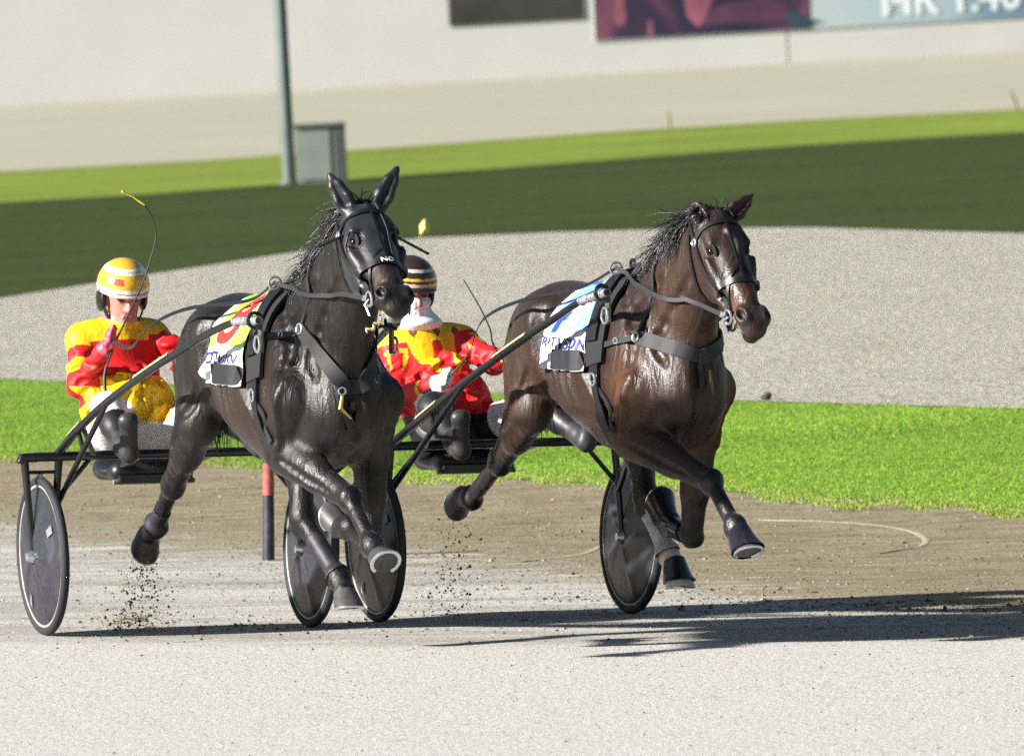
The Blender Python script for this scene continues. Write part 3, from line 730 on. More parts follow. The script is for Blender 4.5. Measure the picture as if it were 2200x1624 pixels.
def board(name, u0, v0, u1, v1, mat, label, wmin=.06, h=5.0):
    a = wall_hit(u0, v0, .03); c = wall_hit(u1, v1, .03)
    o = empty(name, WM); tag(o, label, 'billboard')
    b_ = MB(); V = [(a[0], -.03, a[1]), (c[0], -.03, c[1]), (c[0], -.03, c[1] + h), (a[0], -.03, a[1] + h), (a[0], .006, a[1]), (c[0], .006, c[1]), (c[0], .006, c[1] + h), (a[0], .006, a[1] + h)]
    b_.add(V, [(0, 1, 2, 3), (5, 4, 7, 6), (1, 5, 6, 2), (4, 0, 3, 7), (4, 5, 1, 0), (3, 2, 6, 7)]).build('sheet', mat, o)
    return o, a, c
board('billboard', 966, 57, 1255, 41, plain('board_dark', (.030, .032, .026), .8, var=.35, scale=.7), 'dark grey billboard panel on the white hoarding')
def art_mat():
    m, nt, b = newmat('billboard_print'); v = coords(nt, 'Object', (0.9, 1, 0.45)); n1 = noise(nt, 0.55, 3, 0.5, v, 0.8)
    c = ramp(nt, n1, [(0.36, (.006, .012, .034)), (0.48, (.018, .013, .042)), (0.58, (.055, .022, .055)), (0.68, (.17, .055, .09)), (0.76, (.04, .02, .05))])
    L(nt, c, b.inputs['Base Color']); b.inputs['Roughness'].default_value = .6; return m
def pale_mat():
    m, nt, b = newmat('billboard_print_pale'); t = nt.nodes.new('ShaderNodeTexCoord'); s = nt.nodes.new('ShaderNodeSeparateXYZ'); L(nt, t.outputs['Generated'], s.inputs[0])
    c = ramp(nt, s.outputs[0], [(0.0, (.32, .42, .42)), (.45, (.38, .46, .47)), (.72, (.28, .39, .45)), (.80, (.06, .14, .27)), (1.0, (.035, .085, .2))])
    L(nt, mixc(nt, .25, c, ramp(nt, noise(nt, .8, 3), [(.3, (.4, .5, .5)), (.7, (.6, .7, .7))])), b.inputs['Base Color']); b.inputs['Roughness'].default_value = .6; return m
bo, a0, a1 = board('billboard', 1278, 89, 2330, 30, pale_mat(), 'wide colourful billboard with purple picture and pale blue end')
MB().add([(a0[0] + .02, -.034, a0[1] + .02), (wall_hit(1742, 64, .03)[0], -.034, wall_hit(1742, 64, .03)[1] + .02), (wall_hit(1760, 40, .03)[0], -.034, a0[1] + 4.9), (a0[0] + .02, -.034, a0[1] + 4.9)], [(0, 1, 2, 3)]).build('picture', art_mat(), bo)
M_PINK = plain('print_pink', (.24, .075, .115), .6, var=.4, scale=1.2); M_MAG = plain('print_magenta', (.075, .025, .060), .6, var=.4, scale=1.0)
def print_shape(px, mat, name, lift):
    V = [(wall_hit(u, v, .03)[0], -.036 - lift, wall_hit(u, v, .03)[1]) for u, v in px]
    MB().add(V, [tuple(range(len(V)))]).build(name, mat, bo)
print_shape([(1316, 50), (1338, 60), (1346, 40), (1340, 5), (1338, -30), (1322, -30)], M_PINK, 'picture_leg', .004)
print_shape([(1392, 78), (1402, 80), (1402, 45), (1392, 42)], M_PINK, 'picture_leg', .004)
print_shape([(1475, 35), (1500, 62), (1515, 40), (1530, 0), (1530, -40), (1466, -40)], M_PINK, 'picture_leg', .004)
print_shape([(1500, 60), (1560, 50), (1640, 52), (1700, 40), (1690, 5), (1640, -5), (1560, 10), (1530, 20)], M_MAG, 'picture_body', .006)
print_shape([(1700, 20), (1735, 40), (1772, 48), (1748, 52), (1742, 62), (1700, 64), (1690, 40)], plain('print_dark', (.02, .05, .07), .6), 'picture_tail', .008)
def text_mesh(s, size, name='lettering', shear=0.0, bold=0.0, res=3):
    cu = bpy.data.curves.new(name, 'FONT'); cu.body = s; cu.size = size; cu.align_x = 'CENTER'; cu.align_y = 'CENTER'; cu.shear = shear; cu.offset = bold; cu.resolution_u = res
    o = bpy.data.objects.new(name, cu); COL.objects.link(o); dg = bpy.context.evaluated_depsgraph_get()
    me = bpy.data.meshes.new_from_object(o.evaluated_get(dg)); bpy.data.objects.remove(o); bpy.data.curves.remove(cu); return me
tm = text_mesh('MR 1.40', 1.22, bold=.03); tp = wall_hit(2042, 2, .03)
for tl in islands(tm, 'letter', plain('print_white', (.72, .78, .80), .6, var=.05), bo): tl.location = (tp[0], -.05, tp[1] + .05); tl.rotation_euler = (math.pi / 2, 0, 0)

M_POLE = plain('pole_grey_green', (.10, .125, .115), .55, metal=.2, var=.2, scale=2)
pb = ground_hit(622, 397)
o = empty('light_pole', Matrix.Translation(pb)); tag(o, 'tall slim grey green pole standing beside the cabinet', 'pole')
MB().tube([(0, 0, 0), (0, 0, 4), (0, 0, 14)], [.098, .09, .06], 16).build('shaft', M_POLE, o)
MB().lathe((0, 0, 0), (0, 0, 1), [(.0, .05), (.17, .05), (.17, 0)], 20).build('base_plate', M_POLE, o)
cb = ground_hit(692, 393); sc_ = np.linalg.norm(cb - CAM) / FPX
o = empty('utility_cabinet', Matrix.Translation(cb)); tag(o, 'grey metal cabinet standing at the foot of the pole', 'cabinet')
M_CAB = plain('cabinet_grey', (.175, .19, .17), .6, var=.12, scale=3); M_CABD = plain('cabinet_dark', (.045, .05, .045), .6)
w_, h_ = 108 * sc_, 122 * sc_
MB().box((-.06, 0, h_ / 2), (w_ - .14, .5, h_)).build('body', M_CAB, o)
MB().box((w_ / 2 - .07, -.02, h_ / 2), (.15, .5, h_)).build('side_panel', M_CABD, o)
MB().box((0, -.02, h_ + .02), (w_ + .03, .58, .045)).build('lid', plain('cabinet_lid', (.10, .11, .10), .6), o)
MB().box((-.08, -.262, h_ * .5), (w_ * .62, .02, h_ * .86)).build('door', M_CAB, o)
# marker post
mp = ground_hit(577, 1203); s_ = np.linalg.norm(mp - CAM) / FPX
o = empty('marker_post', Matrix.Translation(mp)); tag(o, 'scuffed post with red top and dark lower part beside the track', 'post')
M_PD = plain('post_dark', (.018, .018, .032), .55, var=.9, scale=28, bmp=.2); M_PR = plain('post_red', (.28, .065, .055), .7, var=.4, scale=14)
MB().tube([(0, 0, 0), (.0 + 4 * s_, 0, 70 * s_), (7 * s_, 0, 140 * s_)], [13 * s_, 12.5 * s_, 12 * s_], 16).build('stake', M_PD, o)
MB().tube([(7 * s_, 0, 140 * s_), (11 * s_, 0, 208 * s_)], [12.6 * s_, 12 * s_], 16).build('sleeve', M_PR, o)

# ------------------------------------------------------------------ sulkies
M_FRAME = plain('sulky_black', (.006, .0065, .008), .32, var=.5, scale=25, bmp=.05, coat=.2)
M_TYRE = plain('tyre_rubber', (.011, .011, .015), .75, var=.4, scale=60, bmp=.3)
M_DISC = None
def disc_mat():
    m, nt, b = newmat('wheel_disc'); v = coords(nt, 'Object')
    f = noise(nt, 7, 6, .7, v, .6); g = noise(nt, 55, 3, .7, v)
    c = ramp(nt, f, [(.32, (.011, .0115, .018)), (.55, (.024, .025, .036)), (.76, (.075, .076, .09))])
    c = mixc(nt, .35, c, ramp(nt, g, [(.5, (.011, .011, .016)), (.78, (.07, .068, .068))]))
    L(nt, c, b.inputs['Base Color']); b.inputs['Roughness'].default_value = .42; bump(nt, b, g, .15, .003); return m
M_DISC = disc_mat()
M_RIM = plain('rim_cream', (.24, .235, .21), .45, var=.25, scale=40)
M_STEEL = plain('bright_steel', (.62, .62, .64), .28, metal=.9, var=.1)
M_SEAT = plain('seat_vinyl', (.008, .0078, .009), .4, var=.4, scale=15, bmp=.15)
M_STRIPE = plain('shaft_decal', (.42, .40, .24), .45, var=.35, scale=35)
M_SILVER = plain('shaft_wrap', (.26, .26, .28), .45, metal=.3, var=.5, scale=60, bmp=.2)

def wheel(root, y, out, decal=True):
    """one disc wheel at the axle end; out = +1/-1 the side away from the seat"""
    w = empty('wheel'); w.parent = root; w.location = (0, y, .35); w.rotation_euler = (math.radians(-1.5) * out, 0, 0)
    Y = np.array((0, 1.0, 0)); o0 = (0, 0, 0)
    MB().torus(o0, Y, .331, .0195, 72, 12).build('tyre', M_TYRE, w)
    MB().lathe(o0, Y, [(.316, .011), (.311, .0135), (.307, .013), (.304, .010), (.304, -.010), (.307, -.013), (.311, -.0135), (.316, -.011)], 72, True).build('rim', M_RIM, w)
    # dished disc with pressed ribs
    V = []; F = []; n = 72; rr = [.306, .298, .27, .22, .15, .08, .035]
    prof = [.006, .010, .014, .022, .034, .043, .047]
    for sgn in (1, -1):
        o = len(V)
        for r, h in zip(rr, prof):
            for i in range(n):
                th = 2 * math.pi * i / n; rib = .010 * max(0, math.cos(th * 5)) ** 6 * (1 if .05 < r < .29 else 0)
                V.append((r * math.cos(th), sgn * (h + rib), r * math.sin(th)))
        for j in range(len(rr) - 1):
            for i in range(n):
                q = (o + j * n + i, o + j * n + (i + 1) % n, o + (j + 1) * n + (i + 1) % n, o + (j + 1) * n + i); F.append(q)
    MB().add(V, F).build('disc', M_DISC, w, sharp=80)
    MB().tube([(0, -.075, 0), (0, -.05, 0), (0, .05, 0), (0, .075, 0)], [.018, .03, .03, .018], 18).build('hub', M_STEEL, w)
    if decal:
        for th, r0, r1, dw in ((.55, .20, .255, .04), (4.2, .20, .26, .03)):
            for sg in (out,):
                P = []
                for a, r in ((-dw, r0), (dw, r0), (dw * .8, r1), (-dw * 1.1, r1)):
                    hh = np.interp(-r, [-x for x in rr], prof) + .0065
                    P.append((r * math.cos(th + a * 2.2), sg * hh, r * math.sin(th + a * 2.2)))
                MB().add(P, [(0, 1, 2, 3)]).build('decal', plain('decal_pale', (.16, .16, .165), .5, var=.4, scale=60) if 'decal_pale' not in bpy.data.materials else bpy.data.materials['decal_pale'], w)
    return w

def sulky(fr, shaft_pts, left_pts, label):
    R = empty('sulky', fr.matrix()); tag(R, label, 'sulky', 'racing sulkies')
    zt = .785
    MB().tube(catmull([(0, -.715, zt - .012), (0, -.69, zt), (0, -.3, zt + .004), (0, .3, zt + .004), (0, .69, zt), (0, .715, zt - .012)], 4), .0215, 14, up=(1, 0, 0)).build('arch_bar', M_FRAME, R)
    for s in (-1, 1):
        wheel(R, s * .625, s)
        MB().tube([(0, s * .705, zt), (0.0, s * .69, .6), (0, s * .668, .35)], [.019, .016, .013], 12, up=(1, 0, 0)).build('fork_blade', M_FRAME, R)
        MB().tube([(0, s * .545, zt), (0.0, s * .560, .6), (0, s * .578, .35)], [.019, .016, .013], 12, up=(1, 0, 0)).build('fork_blade', M_FRAME, R)
        MB().tube([(0, s * .70, zt - .065), (0, s * .55, zt - .065)], .008, 8, up=(1, 0, 0)).build('fork_bridge', M_FRAME, R)
        MB().torus((0, s * .63, zt - .095), (1, 0, 0), .018, .006, 16, 6).build('eyelet', M_STEEL, R)
        MB().tube([(-.005, s * .40, zt - .01), (-.01, s * .555, .60)], .011, 10, up=(1, 0, 0)).build('brace', M_FRAME, R)
        # shaft
        P = [np.array((p[0], abs(p[1]) * s, p[2])) for p in (shaft_pts if s < 0 else left_pts)]; Q = catmull(P, 6); nQ = len(Q)
        sh = MB().tube(Q, [.0195 - .005 * i / nQ for i in range(nQ)], 12).build('shaft', M_FRAME, R)
        def along(t0, t1): return Q[int(t0 * (nQ - 1)):int(t1 * (nQ - 1)) + 1]
        for t0, t1 in ((.13, .20), (.46, .58)):
            seg = along(t0, t1); rad = .0225 - .006 * t0
            nn = unit((-.25, s * .8, .55)); MB().add(*ribbon([q + nn * (rad - .0015) for q in seg], np.tile(nn, (len(seg), 1)), .016, .003)).build('decal_strip', M_STRIPE, sh)
        e = along(.86, 1.0); r0 = .0185
        m_ = MB()
        m_.tube(e, r0, 12).build('wrapped_tip', M_SILVER, sh)
        for i in range(5):
            k = int((.86 + .03 * i) * (nQ - 1)); d = unit(Q[min(k + 1, nQ - 1)] - Q[k - 1])
            MB().torus(Q[k], d, .0185, .0045, 18, 8).build('ring', M_STEEL, sh)
        # long stay from the shaft down to the fork
        a_ = Q[int(.34 * (nQ - 1))]; b_ = np.array((.0, s * .563, .56))
        MB().tube([a_, (a_ + b_) / 2 + (0, 0, .004), b_], .0135, 10).build('stay', M_FRAME, R)
        a2 = Q[int(.14 * (nQ - 1))] * .35 + a_ * 0; a2 = Q[int(.16 * (nQ - 1))]
        MB().tube([Q[int(.20 * (nQ - 1))] + (0, 0, -.01), (.06, s * .40, zt)], .011, 10).build('stay', M_FRAME, R)
        # foot rest
        f_ = Q[int(.15 * (nQ - 1))] + np.array((0.05, -s * .08, -.10))
        st = MB(); st.tube([f_ + (-.02, s * .07, .10), f_ + (0, s * .05, 0), f_ + (0, -s * .05, -.01)], .011, 10)
        st.build('foot_rest', M_FRAME, R)
    # seat on two arms behind the arch
    for s in (-1, 1):
        MB().tube([(0, s * .17, zt), (-.25, s * .15, zt - .05), (-.62, s * .13, zt - .075)], .016, 10).build('seat_arm', M_FRAME, R)
    S = SDF((-.75, -.3, .58), (-.2, .3, .92), .008)
    S.seg((-.36, -.15, .70), (-.36, .15, .70), .045, .045, k=.03); S.seg((-.60, -.15, .705), (-.60, .15, .705), .05, .05, k=.03)
    S.ell((-.48, 0, .70), (.18, .22, .05), k=.03); S.seg((-.66, -.13, .77), (-.66, .13, .77), .035, .035, k=.05)
    V, F = S.mesh(1); link('seat', mesh_np('seat', V, F), M_SEAT, R)
    MB().box((-.34, 0, .668), (.10, .34, .035)).build('seat_plate', M_FRAME, R)
    MB().tube([(-.33, -.19, .655), (-.33, .19, .655)], .012, 8).build('seat_edge', plain('seat_trim', (.16, .16, .15), .5), R)
    return R
SH1 = [(-.04, -.545, .79), (.25, -.53, .915), (.57, -.50, 1.04), (1.11, -.46, 1.20), (1.67, -.405, 1.35), (1.97, -.37, 1.41), (2.22, -.35, 1.42)]
SH2 = [(-.02, -.545, .79), (.41, -.50, .965), (.73, -.47, 1.09), (1.18, -.43, 1.25), (1.63, -.39, 1.395), (1.83, -.365, 1.46), (2.08, -.35, 1.50)]
SH1L = SH1[:5] + [(1.90, -.375, 1.395)]; SH2L = SH2[:5] + [(1.80, -.37, 1.45)]
sulky(FR1, SH1, SH1L, 'black racing sulky with disc wheels carrying the yellow and red driver')
sulky(FR2, SH2, SH2L, 'black racing sulky with disc wheels carrying the mostly red clad driver')

# ------------------------------------------------------------------ drivers
M_SILK = attr_mat('racing_silk', rough=.55, var=.16, scale=14, bmp=.45, bdist=.012, spec=.35, bscale=22)
M_SKIN = attr_mat('skin', rough=.5, var=.12, scale=40, bmp=.1, spec=.4)
M_BOOTS = attr_mat('boot_leather', rough=.45, var=.35, scale=50, bmp=.3)
M_HELM = attr_mat('helmet_shell', rough=.22, var=.06, scale=30, bmp=0.0, spec=.5, coat=.5)

def fist(B, wr, ctr, thumb_side, grip):
    """a closed hand: palm, four curled fingers round the line 'grip', a thumb closing on them"""
    ax = unit(ctr - wr); g = unit(grip); n = np.cross(ax, g); n = n * thumb_side
    B.ellv(wr, ctr + ax * .03, .052, .042, .024, side=g, k=.015)
    for i in range(4):
        o = (i - 1.5) * .021; L_ = (.030, .036, .034, .027)[i]
        k0 = ctr + g * o + ax * .034 + n * .006; k1 = k0 + ax * .012 + n * (L_ * .9); k2 = k1 - ax * .030 + n * .010; k3 = k2 - ax * .016 - n * .016
        B.seg(k0, k1, .0115, .0112, k=.008); B.seg(k1, k2, .0112, .0105, k=.005); B.seg(k2, k3, .0105, .0095, k=.005)
    t0 = ctr - g * .038 - ax * .018; t1 = t0 - g * .016 + ax * .026 + n * .016; t2 = t1 + g * .020 + ax * .014 + n * .022; t3 = t2 + g * .022 + n * .004
    B.seg(t0, t1, .014, .0125, k=.012); B.seg(t1, t2, .0125, .011, k=.006); B.seg(t2, t3, .011, .010, k=.006)

def person(fr, D, label):
    R = empty('person', fr.matrix()); tag(R, label, 'person', 'sulky drivers')
    h = .0052
    B = SDF((-1.05, -.55, .60), (.45, .52, 1.75), h)
    pel, ch, nk, hd = [np.asarray(D[k], float) for k in ('pelvis', 'chest', 'neck', 'head')]
    B.loft([tuple(pel + (0, 0, .03)) + (.17, .13), tuple(pel + (.0, 0, .11)) + (.20, .165), tuple(pel * .5 + ch * .5) + (.168, .13), tuple(ch) + (.178, .125), tuple(ch * .45 + nk * .55) + (.15, .10), tuple(nk) + (.075, .075)], k=.02)
    B.seg(nk - (0, 0, .02), hd - (0.0, 0, .06), .062, .056, k=.03)
    # head
    fx = unit(D['face']); lf = unit(np.cross((0, 0, 1), fx)); up = np.cross(fx, lf); A = np.array([fx, lf, up])
    B.ell(hd + up * .02, (.098, .078, .112), A, k=.02); B.ell(hd + fx * .028 - up * .055, (.066, .056, .070), A, k=.03)
    B.ell(hd + fx * .075 - up * .098, (.022, .026, .02), A, k=.02)
    B.seg(hd + fx * .098 + up * .018, hd + fx * .116 - up * .030, .009, .0145, k=.012); B.ell(hd + fx * .102 - up * .034, (.014, .02, .011), A, k=.01)
    for q in (-1, 1):
        B.ell(hd + fx * .092 + lf * .033 * q + up * .010, (.014, .017, .012), A, k=.008, op='sub')
        B.ell(hd + fx * .080 + lf * .034 * q + up * .008, (.016, .016, .013), A, k=.006)
        B.seg(hd + fx * .094 + lf * .014 * q + up * .032, hd + fx * .082 + lf * .052 * q + up * .03, .009, .008, k=.012)
        B.ell(hd + lf * .079 * q - up * .012, (.022, .009, .033), A, k=.01)
    B.seg(hd + fx * .098 - lf * .022 - up * .067, hd + fx * .098 + lf * .022 - up * .067, .008, .008, k=.01)
    B.seg(hd + fx * .108 - lf * .026 - up * .061, hd + fx * .108 + lf * .026 - up * .061, .0035, .0035, k=.004, op='sub')
    # arms
    for s in ('r', 'l'):
        S, E, Hn = [np.asarray(D[s + k], float) for k in ('sh', 'el', 'ha')]
        B.seg(S * .75 + nk * .25, S, .075, .076, k=.05); B.seg(S, E, .066, .052, k=.03); B.seg(E, E + (Hn - E) * .8, .052, .039, k=.025)
        wr = E + (Hn - E) * .84; B.seg(E + (Hn - E) * .7, wr, .036, .030, k=.02)
        # sleeve folds
        for t in (.3, .5, .7, .9): B.ell(S + (E - S) * t + rng.normal(0, .022, 3), (.05, .05, .022), k=.02)
        fist(B, wr, Hn, 1 if s == 'r' else -1, D[s + 'grip'])
    # legs
    for s in ('r', 'l'):
        Hp, K, An, To, He = [np.asarray(D[s + k], float) for k in ('hip', 'kn', 'an', 'to', 'he')]
        B.seg(Hp, K, (.105, .10), (.072, .07), k=.05); B.seg(K, K + (An - K) * .45, .07, .062, k=.04); B.seg(K + (An - K) * .4, An, .062, .046, k=.03)
        B.seg(An, He, .045, .040, k=.03); B.seg(He, To, (.038, .032), (.042, .028), side=(0, 1, 0), k=.03); B.ell(To, (.035, .042, .035), k=.02)
    # jacket skirt and creases
    B.loft([tuple(pel + (.03, -.02, .17)) + (.19, .145), tuple(pel + (.04, -.03, .10)) + (.215, .15)], k=.03)
    for i in range(16):
        c = ch * .5 + pel * .5 + np.array((.12, rng.uniform(-.2, .2), rng.uniform(-.2, .22))); d = unit(rng.normal(0, 1, 3) * (.3, 1, .5))
        B.seg(c, c + d * .10, .016, .010, k=.045)
    # cloth folds
    for i in range(40):
        y0 = rng.uniform(-.2, .2) + ch[1]; z0 = rng.uniform(.95, 1.27); dy = rng.normal(0, .07); dz_ = -abs(rng.normal(.05, .04)) if i % 3 else rng.normal(0, .02)
        pts = [np.array((-.36, y0, z0)), np.array((-.36, y0 + dy, z0 + dz_ * .6)), np.array((-.36, y0 + dy * 1.7 + .02, z0 + dz_))]
        B.groove(pts, rng.uniform(.009, .016), rng.uniform(.007, .013), .016)
    for s in ('r', 'l'):
        S, E, Hn = [np.asarray(D[s + k], float) for k in ('sh', 'el', 'ha')]
        for i in range(9):
            t = rng.uniform(.15, 1.0); a_, b_ = (S, E) if i < 5 else (E, Hn); t = t if i < 5 else t * .62; c0 = a_ + (b_ - a_) * t; d_ = unit(b_ - a_); e_ = unit(np.cross(d_, rng.normal(0, 1, 3))); f_ = np.cross(d_, e_)
            B.groove([c0 + (e_ * math.cos(w) + f_ * math.sin(w)) * .08 + d_ * .03 * w for w in (0, .6, 1.2)], .010, .010, .014)
    B.seg(nk + (.03, -.05, .025), nk + (.05, .05, .025), .022, .022, k=.02)
    V, F = B.mesh(1)
    col, reg = D['paint'](V, D, dict(fx=fx, lf=lf, up=up, hd=hd))
    fr_ = reg[F]; mi = np.array([np.bincount(r, minlength=3).argmax() for r in fr_])
    me = mesh_np('body', V, F, True, col, mi)
    link('body', me, [M_SILK, M_SKIN, M_BOOTS], R)
    # helmet
    G = SDF(hd - .2, hd + .22, .0034); hc = hd + up * .052 - fx * .004
    G.ell(hc, (.138, .118, .125), A, k=0)
    G.ell(hc, (.124, .104, .112), A, k=.004, op='sub')
    G.seg(hc + fx * .30 - up * .118, hc + fx * .02 - up * .118, (.5, .095), (.5, .095), side=lf, k=.01, op='sub')
    G.seg(hc - fx * .25 - up * .22, hc + fx * .25 - up * .22, (.5, .13), (.5, .13), side=lf, k=.01, op='sub')
    G.ellv(hc + fx * .100 - up * .018 - lf * .085, hc + fx * .100 - up * .018 + lf * .085, None, .045, .010, side=fx, k=.015)
    hV, hF = G.mesh(1); hcol = D['helmet'](hV, hc, fx, lf, up)
    hm = link('helmet', mesh_np('helmet', hV, hF, True, hcol), M_HELM, R)
    sm = MB()
    for q in (-1, 1):
        P = [hc + lf * .115 * q + up * -.01 + fx * .02, hc + lf * .098 * q - up * .07 + fx * .025, hc + lf * .075 * q - up * .135 + fx * .045, hc + lf * .03 * q - up * .175 + fx * .075]
        MB().tube(catmull(P, 4), .010, 8, flat=.4).build('chin_strap', M_FRAME, hm)
        S2 = SDF(hc - .25, hc + .2, .006); S2.ell(hc + lf * .098 * q - up * .06 - fx * .01, (.052, .018, .062), A, k=.01); v2, f2 = S2.mesh(1)
        link('ear_pad', mesh_np('ear_pad', v2, f2), M_FRAME, hm)
    return R, B

YEL = (.70, .43, .005); RED = (.48, .009, .009); WHI = (.60, .58, .60); SKN = (.40, .17, .135); BLK = (.009, .009, .010)
def paint_common(V, D, Hd, jacket):
    col = jacket.copy(); reg = np.zeros(len(V), int)
    def setc(m, c, r): col[m] = c; reg[m] = r
    # trousers and boots
    setc(V[:, 2] - .10 * (V[:, 0] + .5) < D['pelvis'][2] + D.get('hem', .04), WHI if D.get('whiteto', 2) > 1 else BLK, 0)
    for s in ('r', 'l'):
        d1, h1 = dseg(V, D[s + 'hip'], D[s + 'kn']); d2, h2 = dseg(V, D[s + 'kn'], D[s + 'an']); d3, _ = dseg(V, D[s + 'an'], D[s + 'to']); d4, _ = dseg(V, D[s + 'an'], D[s + 'he'])
        setc((d1 < .125) & (h1 > .38) & (h1 < D.get('whiteto', 2)), WHI, 0); setc((d1 < .125) & (h1 >= D.get('whiteto', 2)), BLK, 2); setc((d2 < .09) & (h1 >= .9), WHI if D.get('whiteto', 2) > 1 else BLK, 0)
        setc((d2 < .09) & (h2 > D.get('boot', .30)), BLK, 2); setc((np.minimum(d3, d4) < .075), D.get('bootcol', (.028, .028, .031)), 2)
    # hands
    for s in ('r', 'l'):
        m = (np.linalg.norm(V - np.asarray(D[s + 'ha']), axis=1) < .085) & (dseg(V, D[s + 'el'], D[s + 'ha'])[1] > .80); setc(m, D['glove'], 2)
    dn_, hn_ = dseg(V, D['neck'], Hd['hd']); m = (np.linalg.norm(V - Hd['hd'], axis=1) < .17) & (((V - Hd['hd']) @ Hd['up'] > -.095) | ((dn_ < .078) & (hn_ > .48))); setc(m, SKN, 1)
    q = V - Hd['hd']; a, b_, c = q @ Hd['fx'], q @ Hd['lf'], q @ Hd['up']
    for sg in (-1, 1):
        e = m & (((b_ - .034 * sg) / .017) ** 2 + ((c - .009) / .008) ** 2 < 1) & (a > .07); setc(e, (.05, .035, .03), 1)
        e = m & (abs(b_ - .033 * sg) < .022) & (abs(c - .036) < .006) & (a > .06); setc(e, (.10, .06, .045), 1)
    setc(m & (abs(b_) < .026) & (abs(c + .064) < .009) & (a > .08), (.38, .13, .12), 1)
    setc(m & (c < -.07) & (a > .03), (.40, .20, .165), 1)
    return col, reg
def paint1(V, D, Hd):
    pel, ch = np.asarray(D['pelvis']), np.asarray(D['chest'])
    z = V[:, 2] - .25 * (V[:, 0] + .5); c = np.tile(np.array(YEL), (len(V), 1))
    c[(z < 1.285) & (z > 1.10)] = RED
    for s in ('r', 'l'):
        S, E, Hn = [np.asarray(D[s + k], float) for k in ('sh', 'el', 'ha')]
        d1, h1 = dseg(V, S, E); d2, h2 = dseg(V, E, Hn)
        arm = (np.minimum(d1, d2) < .105) & (np.abs(V[:, 1] - ch[1]) > (.155 if s == 'r' else .12)) & ((V[:, 1] < ch[1]) == (s == 'r'))
        up_ = arm & (d1 <= d2); fo = arm & (d2 < d1)
        c[up_] = YEL; c[fo] = RED
        c[up_ & (h1 > .30) & (h1 < .55) & (V[:, 0] > S[0] - .02)] = RED
        c[up_ & (h1 > .82)] = RED
        if s == 'l':
            c[arm & (V[:, 2] < np.interp(V[:, 0], [S[0], Hn[0]], [S[2], Hn[2]]) + .02)] = RED
            c[fo & (h2 > .45) & (h2 < .7)] = YEL
        else: c[fo & (h2 < .22) & (V[:, 2] < E[2] + .0)] = YEL
    return paint_common(V, D, Hd, c)
def paint2(V, D, Hd):
    ch = np.asarray(D['chest']); c = np.tile(np.array((.50, .011, .013)), (len(V), 1))
    z = V[:, 2] - .25 * (V[:, 0] + .6); y = V[:, 1] - ch[1]; fr = V[:, 0] > ch[0] + .02
    arm = np.zeros(len(V), bool); A_ = {}
    for s in ('r', 'l'):
        S, E, Hn = [np.asarray(D[s + k], float) for k in ('sh', 'el', 'ha')]
        d1, h1 = dseg(V, S, E); d2, h2 = dseg(V, E, Hn); A_[s] = (d1, h1, d2, h2, S, E)
        arm |= ((d1 < .10) & (h1 > .12)) | (d2 < .09)
    body = ~arm
    yoke = body & (z > 1.235) ; c[yoke] = YEL
    for y0, sl in ((-.085, .22), (.085, -.22)):
        yy = y0 - sl * (z - 1.235); w = .012 + .30 * np.clip(z - 1.06, 0, .2); c[body & fr & (np.abs(y - yy) < w) & (z > 1.06) & (z <= 1.24)] = YEL
    for y0 in (-.10, .01, .11):
        d = np.abs(y - y0) / .021 + np.abs(z - 1.285) / .034; c[body & fr & (d < 1)] = (.08, .025, .012); c[body & fr & (d < .55)] = (.22, .07, .03)
    for s in ('r', 'l'):
        d1, h1, d2, h2, S, E = A_[s]; up_ = (d1 < .11) & (d1 <= d2) & (h1 > .12); t = unit(E - S); o = V - S - h1[:, None] * (E - S); n = unit(np.cross(t, (0, 0, 1))); n = n if n[0] < 0 else -n
        ang = np.arctan2(o @ np.cross(t, n), o @ n)
        outer = (V[:, 1] < S[1] + .02) if s == 'r' else (V[:, 1] > S[1] - .02); up_ = up_ & outer
        for a0 in (-1.0, .2, 1.4, 2.6, -2.2):
            c[up_ & (np.abs(ang - a0) < .13) & (h1 > .22) & (h1 < .56)] = YEL
            c[up_ & (np.abs(ang - a0 - .12) < .28) & (h1 > .20) & (h1 < .27)] = YEL
        fo = (d2 < .1) & (d2 < d1); c[fo & (h2 > .50) & (h2 < .56)] = YEL
    return paint_common(V, D, Hd, c)
def helm1(V, hc, fx, lf, up):
    q = V - hc; z = q @ up; a = q @ fx; b_ = q @ lf; c = np.tile(np.array((.62, .36, .03)), (len(V), 1))
    c[z < .012] = (.76, .74, .70); c[(z < -.004) & (z > -.010)] = (.25, .10, .03); c[(z > .075) & (z < .098)] = (.74, .73, .70)
    n = rng.random(len(V)); c[(np.abs(z - .045) < .014) & (np.abs(b_ + .055) < .022)] = (.45, .07, .04)
    st = (np.abs(z - .045) + np.abs(b_ - .035) * .5 < .022) & (a > 0); c[st] = (.75, .45, .01)
    c[(np.abs(z - .086) < .005) & (np.abs(b_ - .01) < .045) & (a > 0) & (np.sin(b_ * 900) > -.1)] = (.25, .25, .27)
    return c
def helm2(V, hc, fx, lf, up):
    q = V - hc; z = q @ up; c = np.tile(np.array((.030, .016, .014)), (len(V), 1))
    c[z < -.002] = (.035, .02, .018); c[(z > .0) & (z < .016)] = (.60, .40, .32); c[(z > .028) & (z < .040)] = (.62, .36, .05); c[(z > .066) & (z < .080)] = (.50, .44, .38); return c

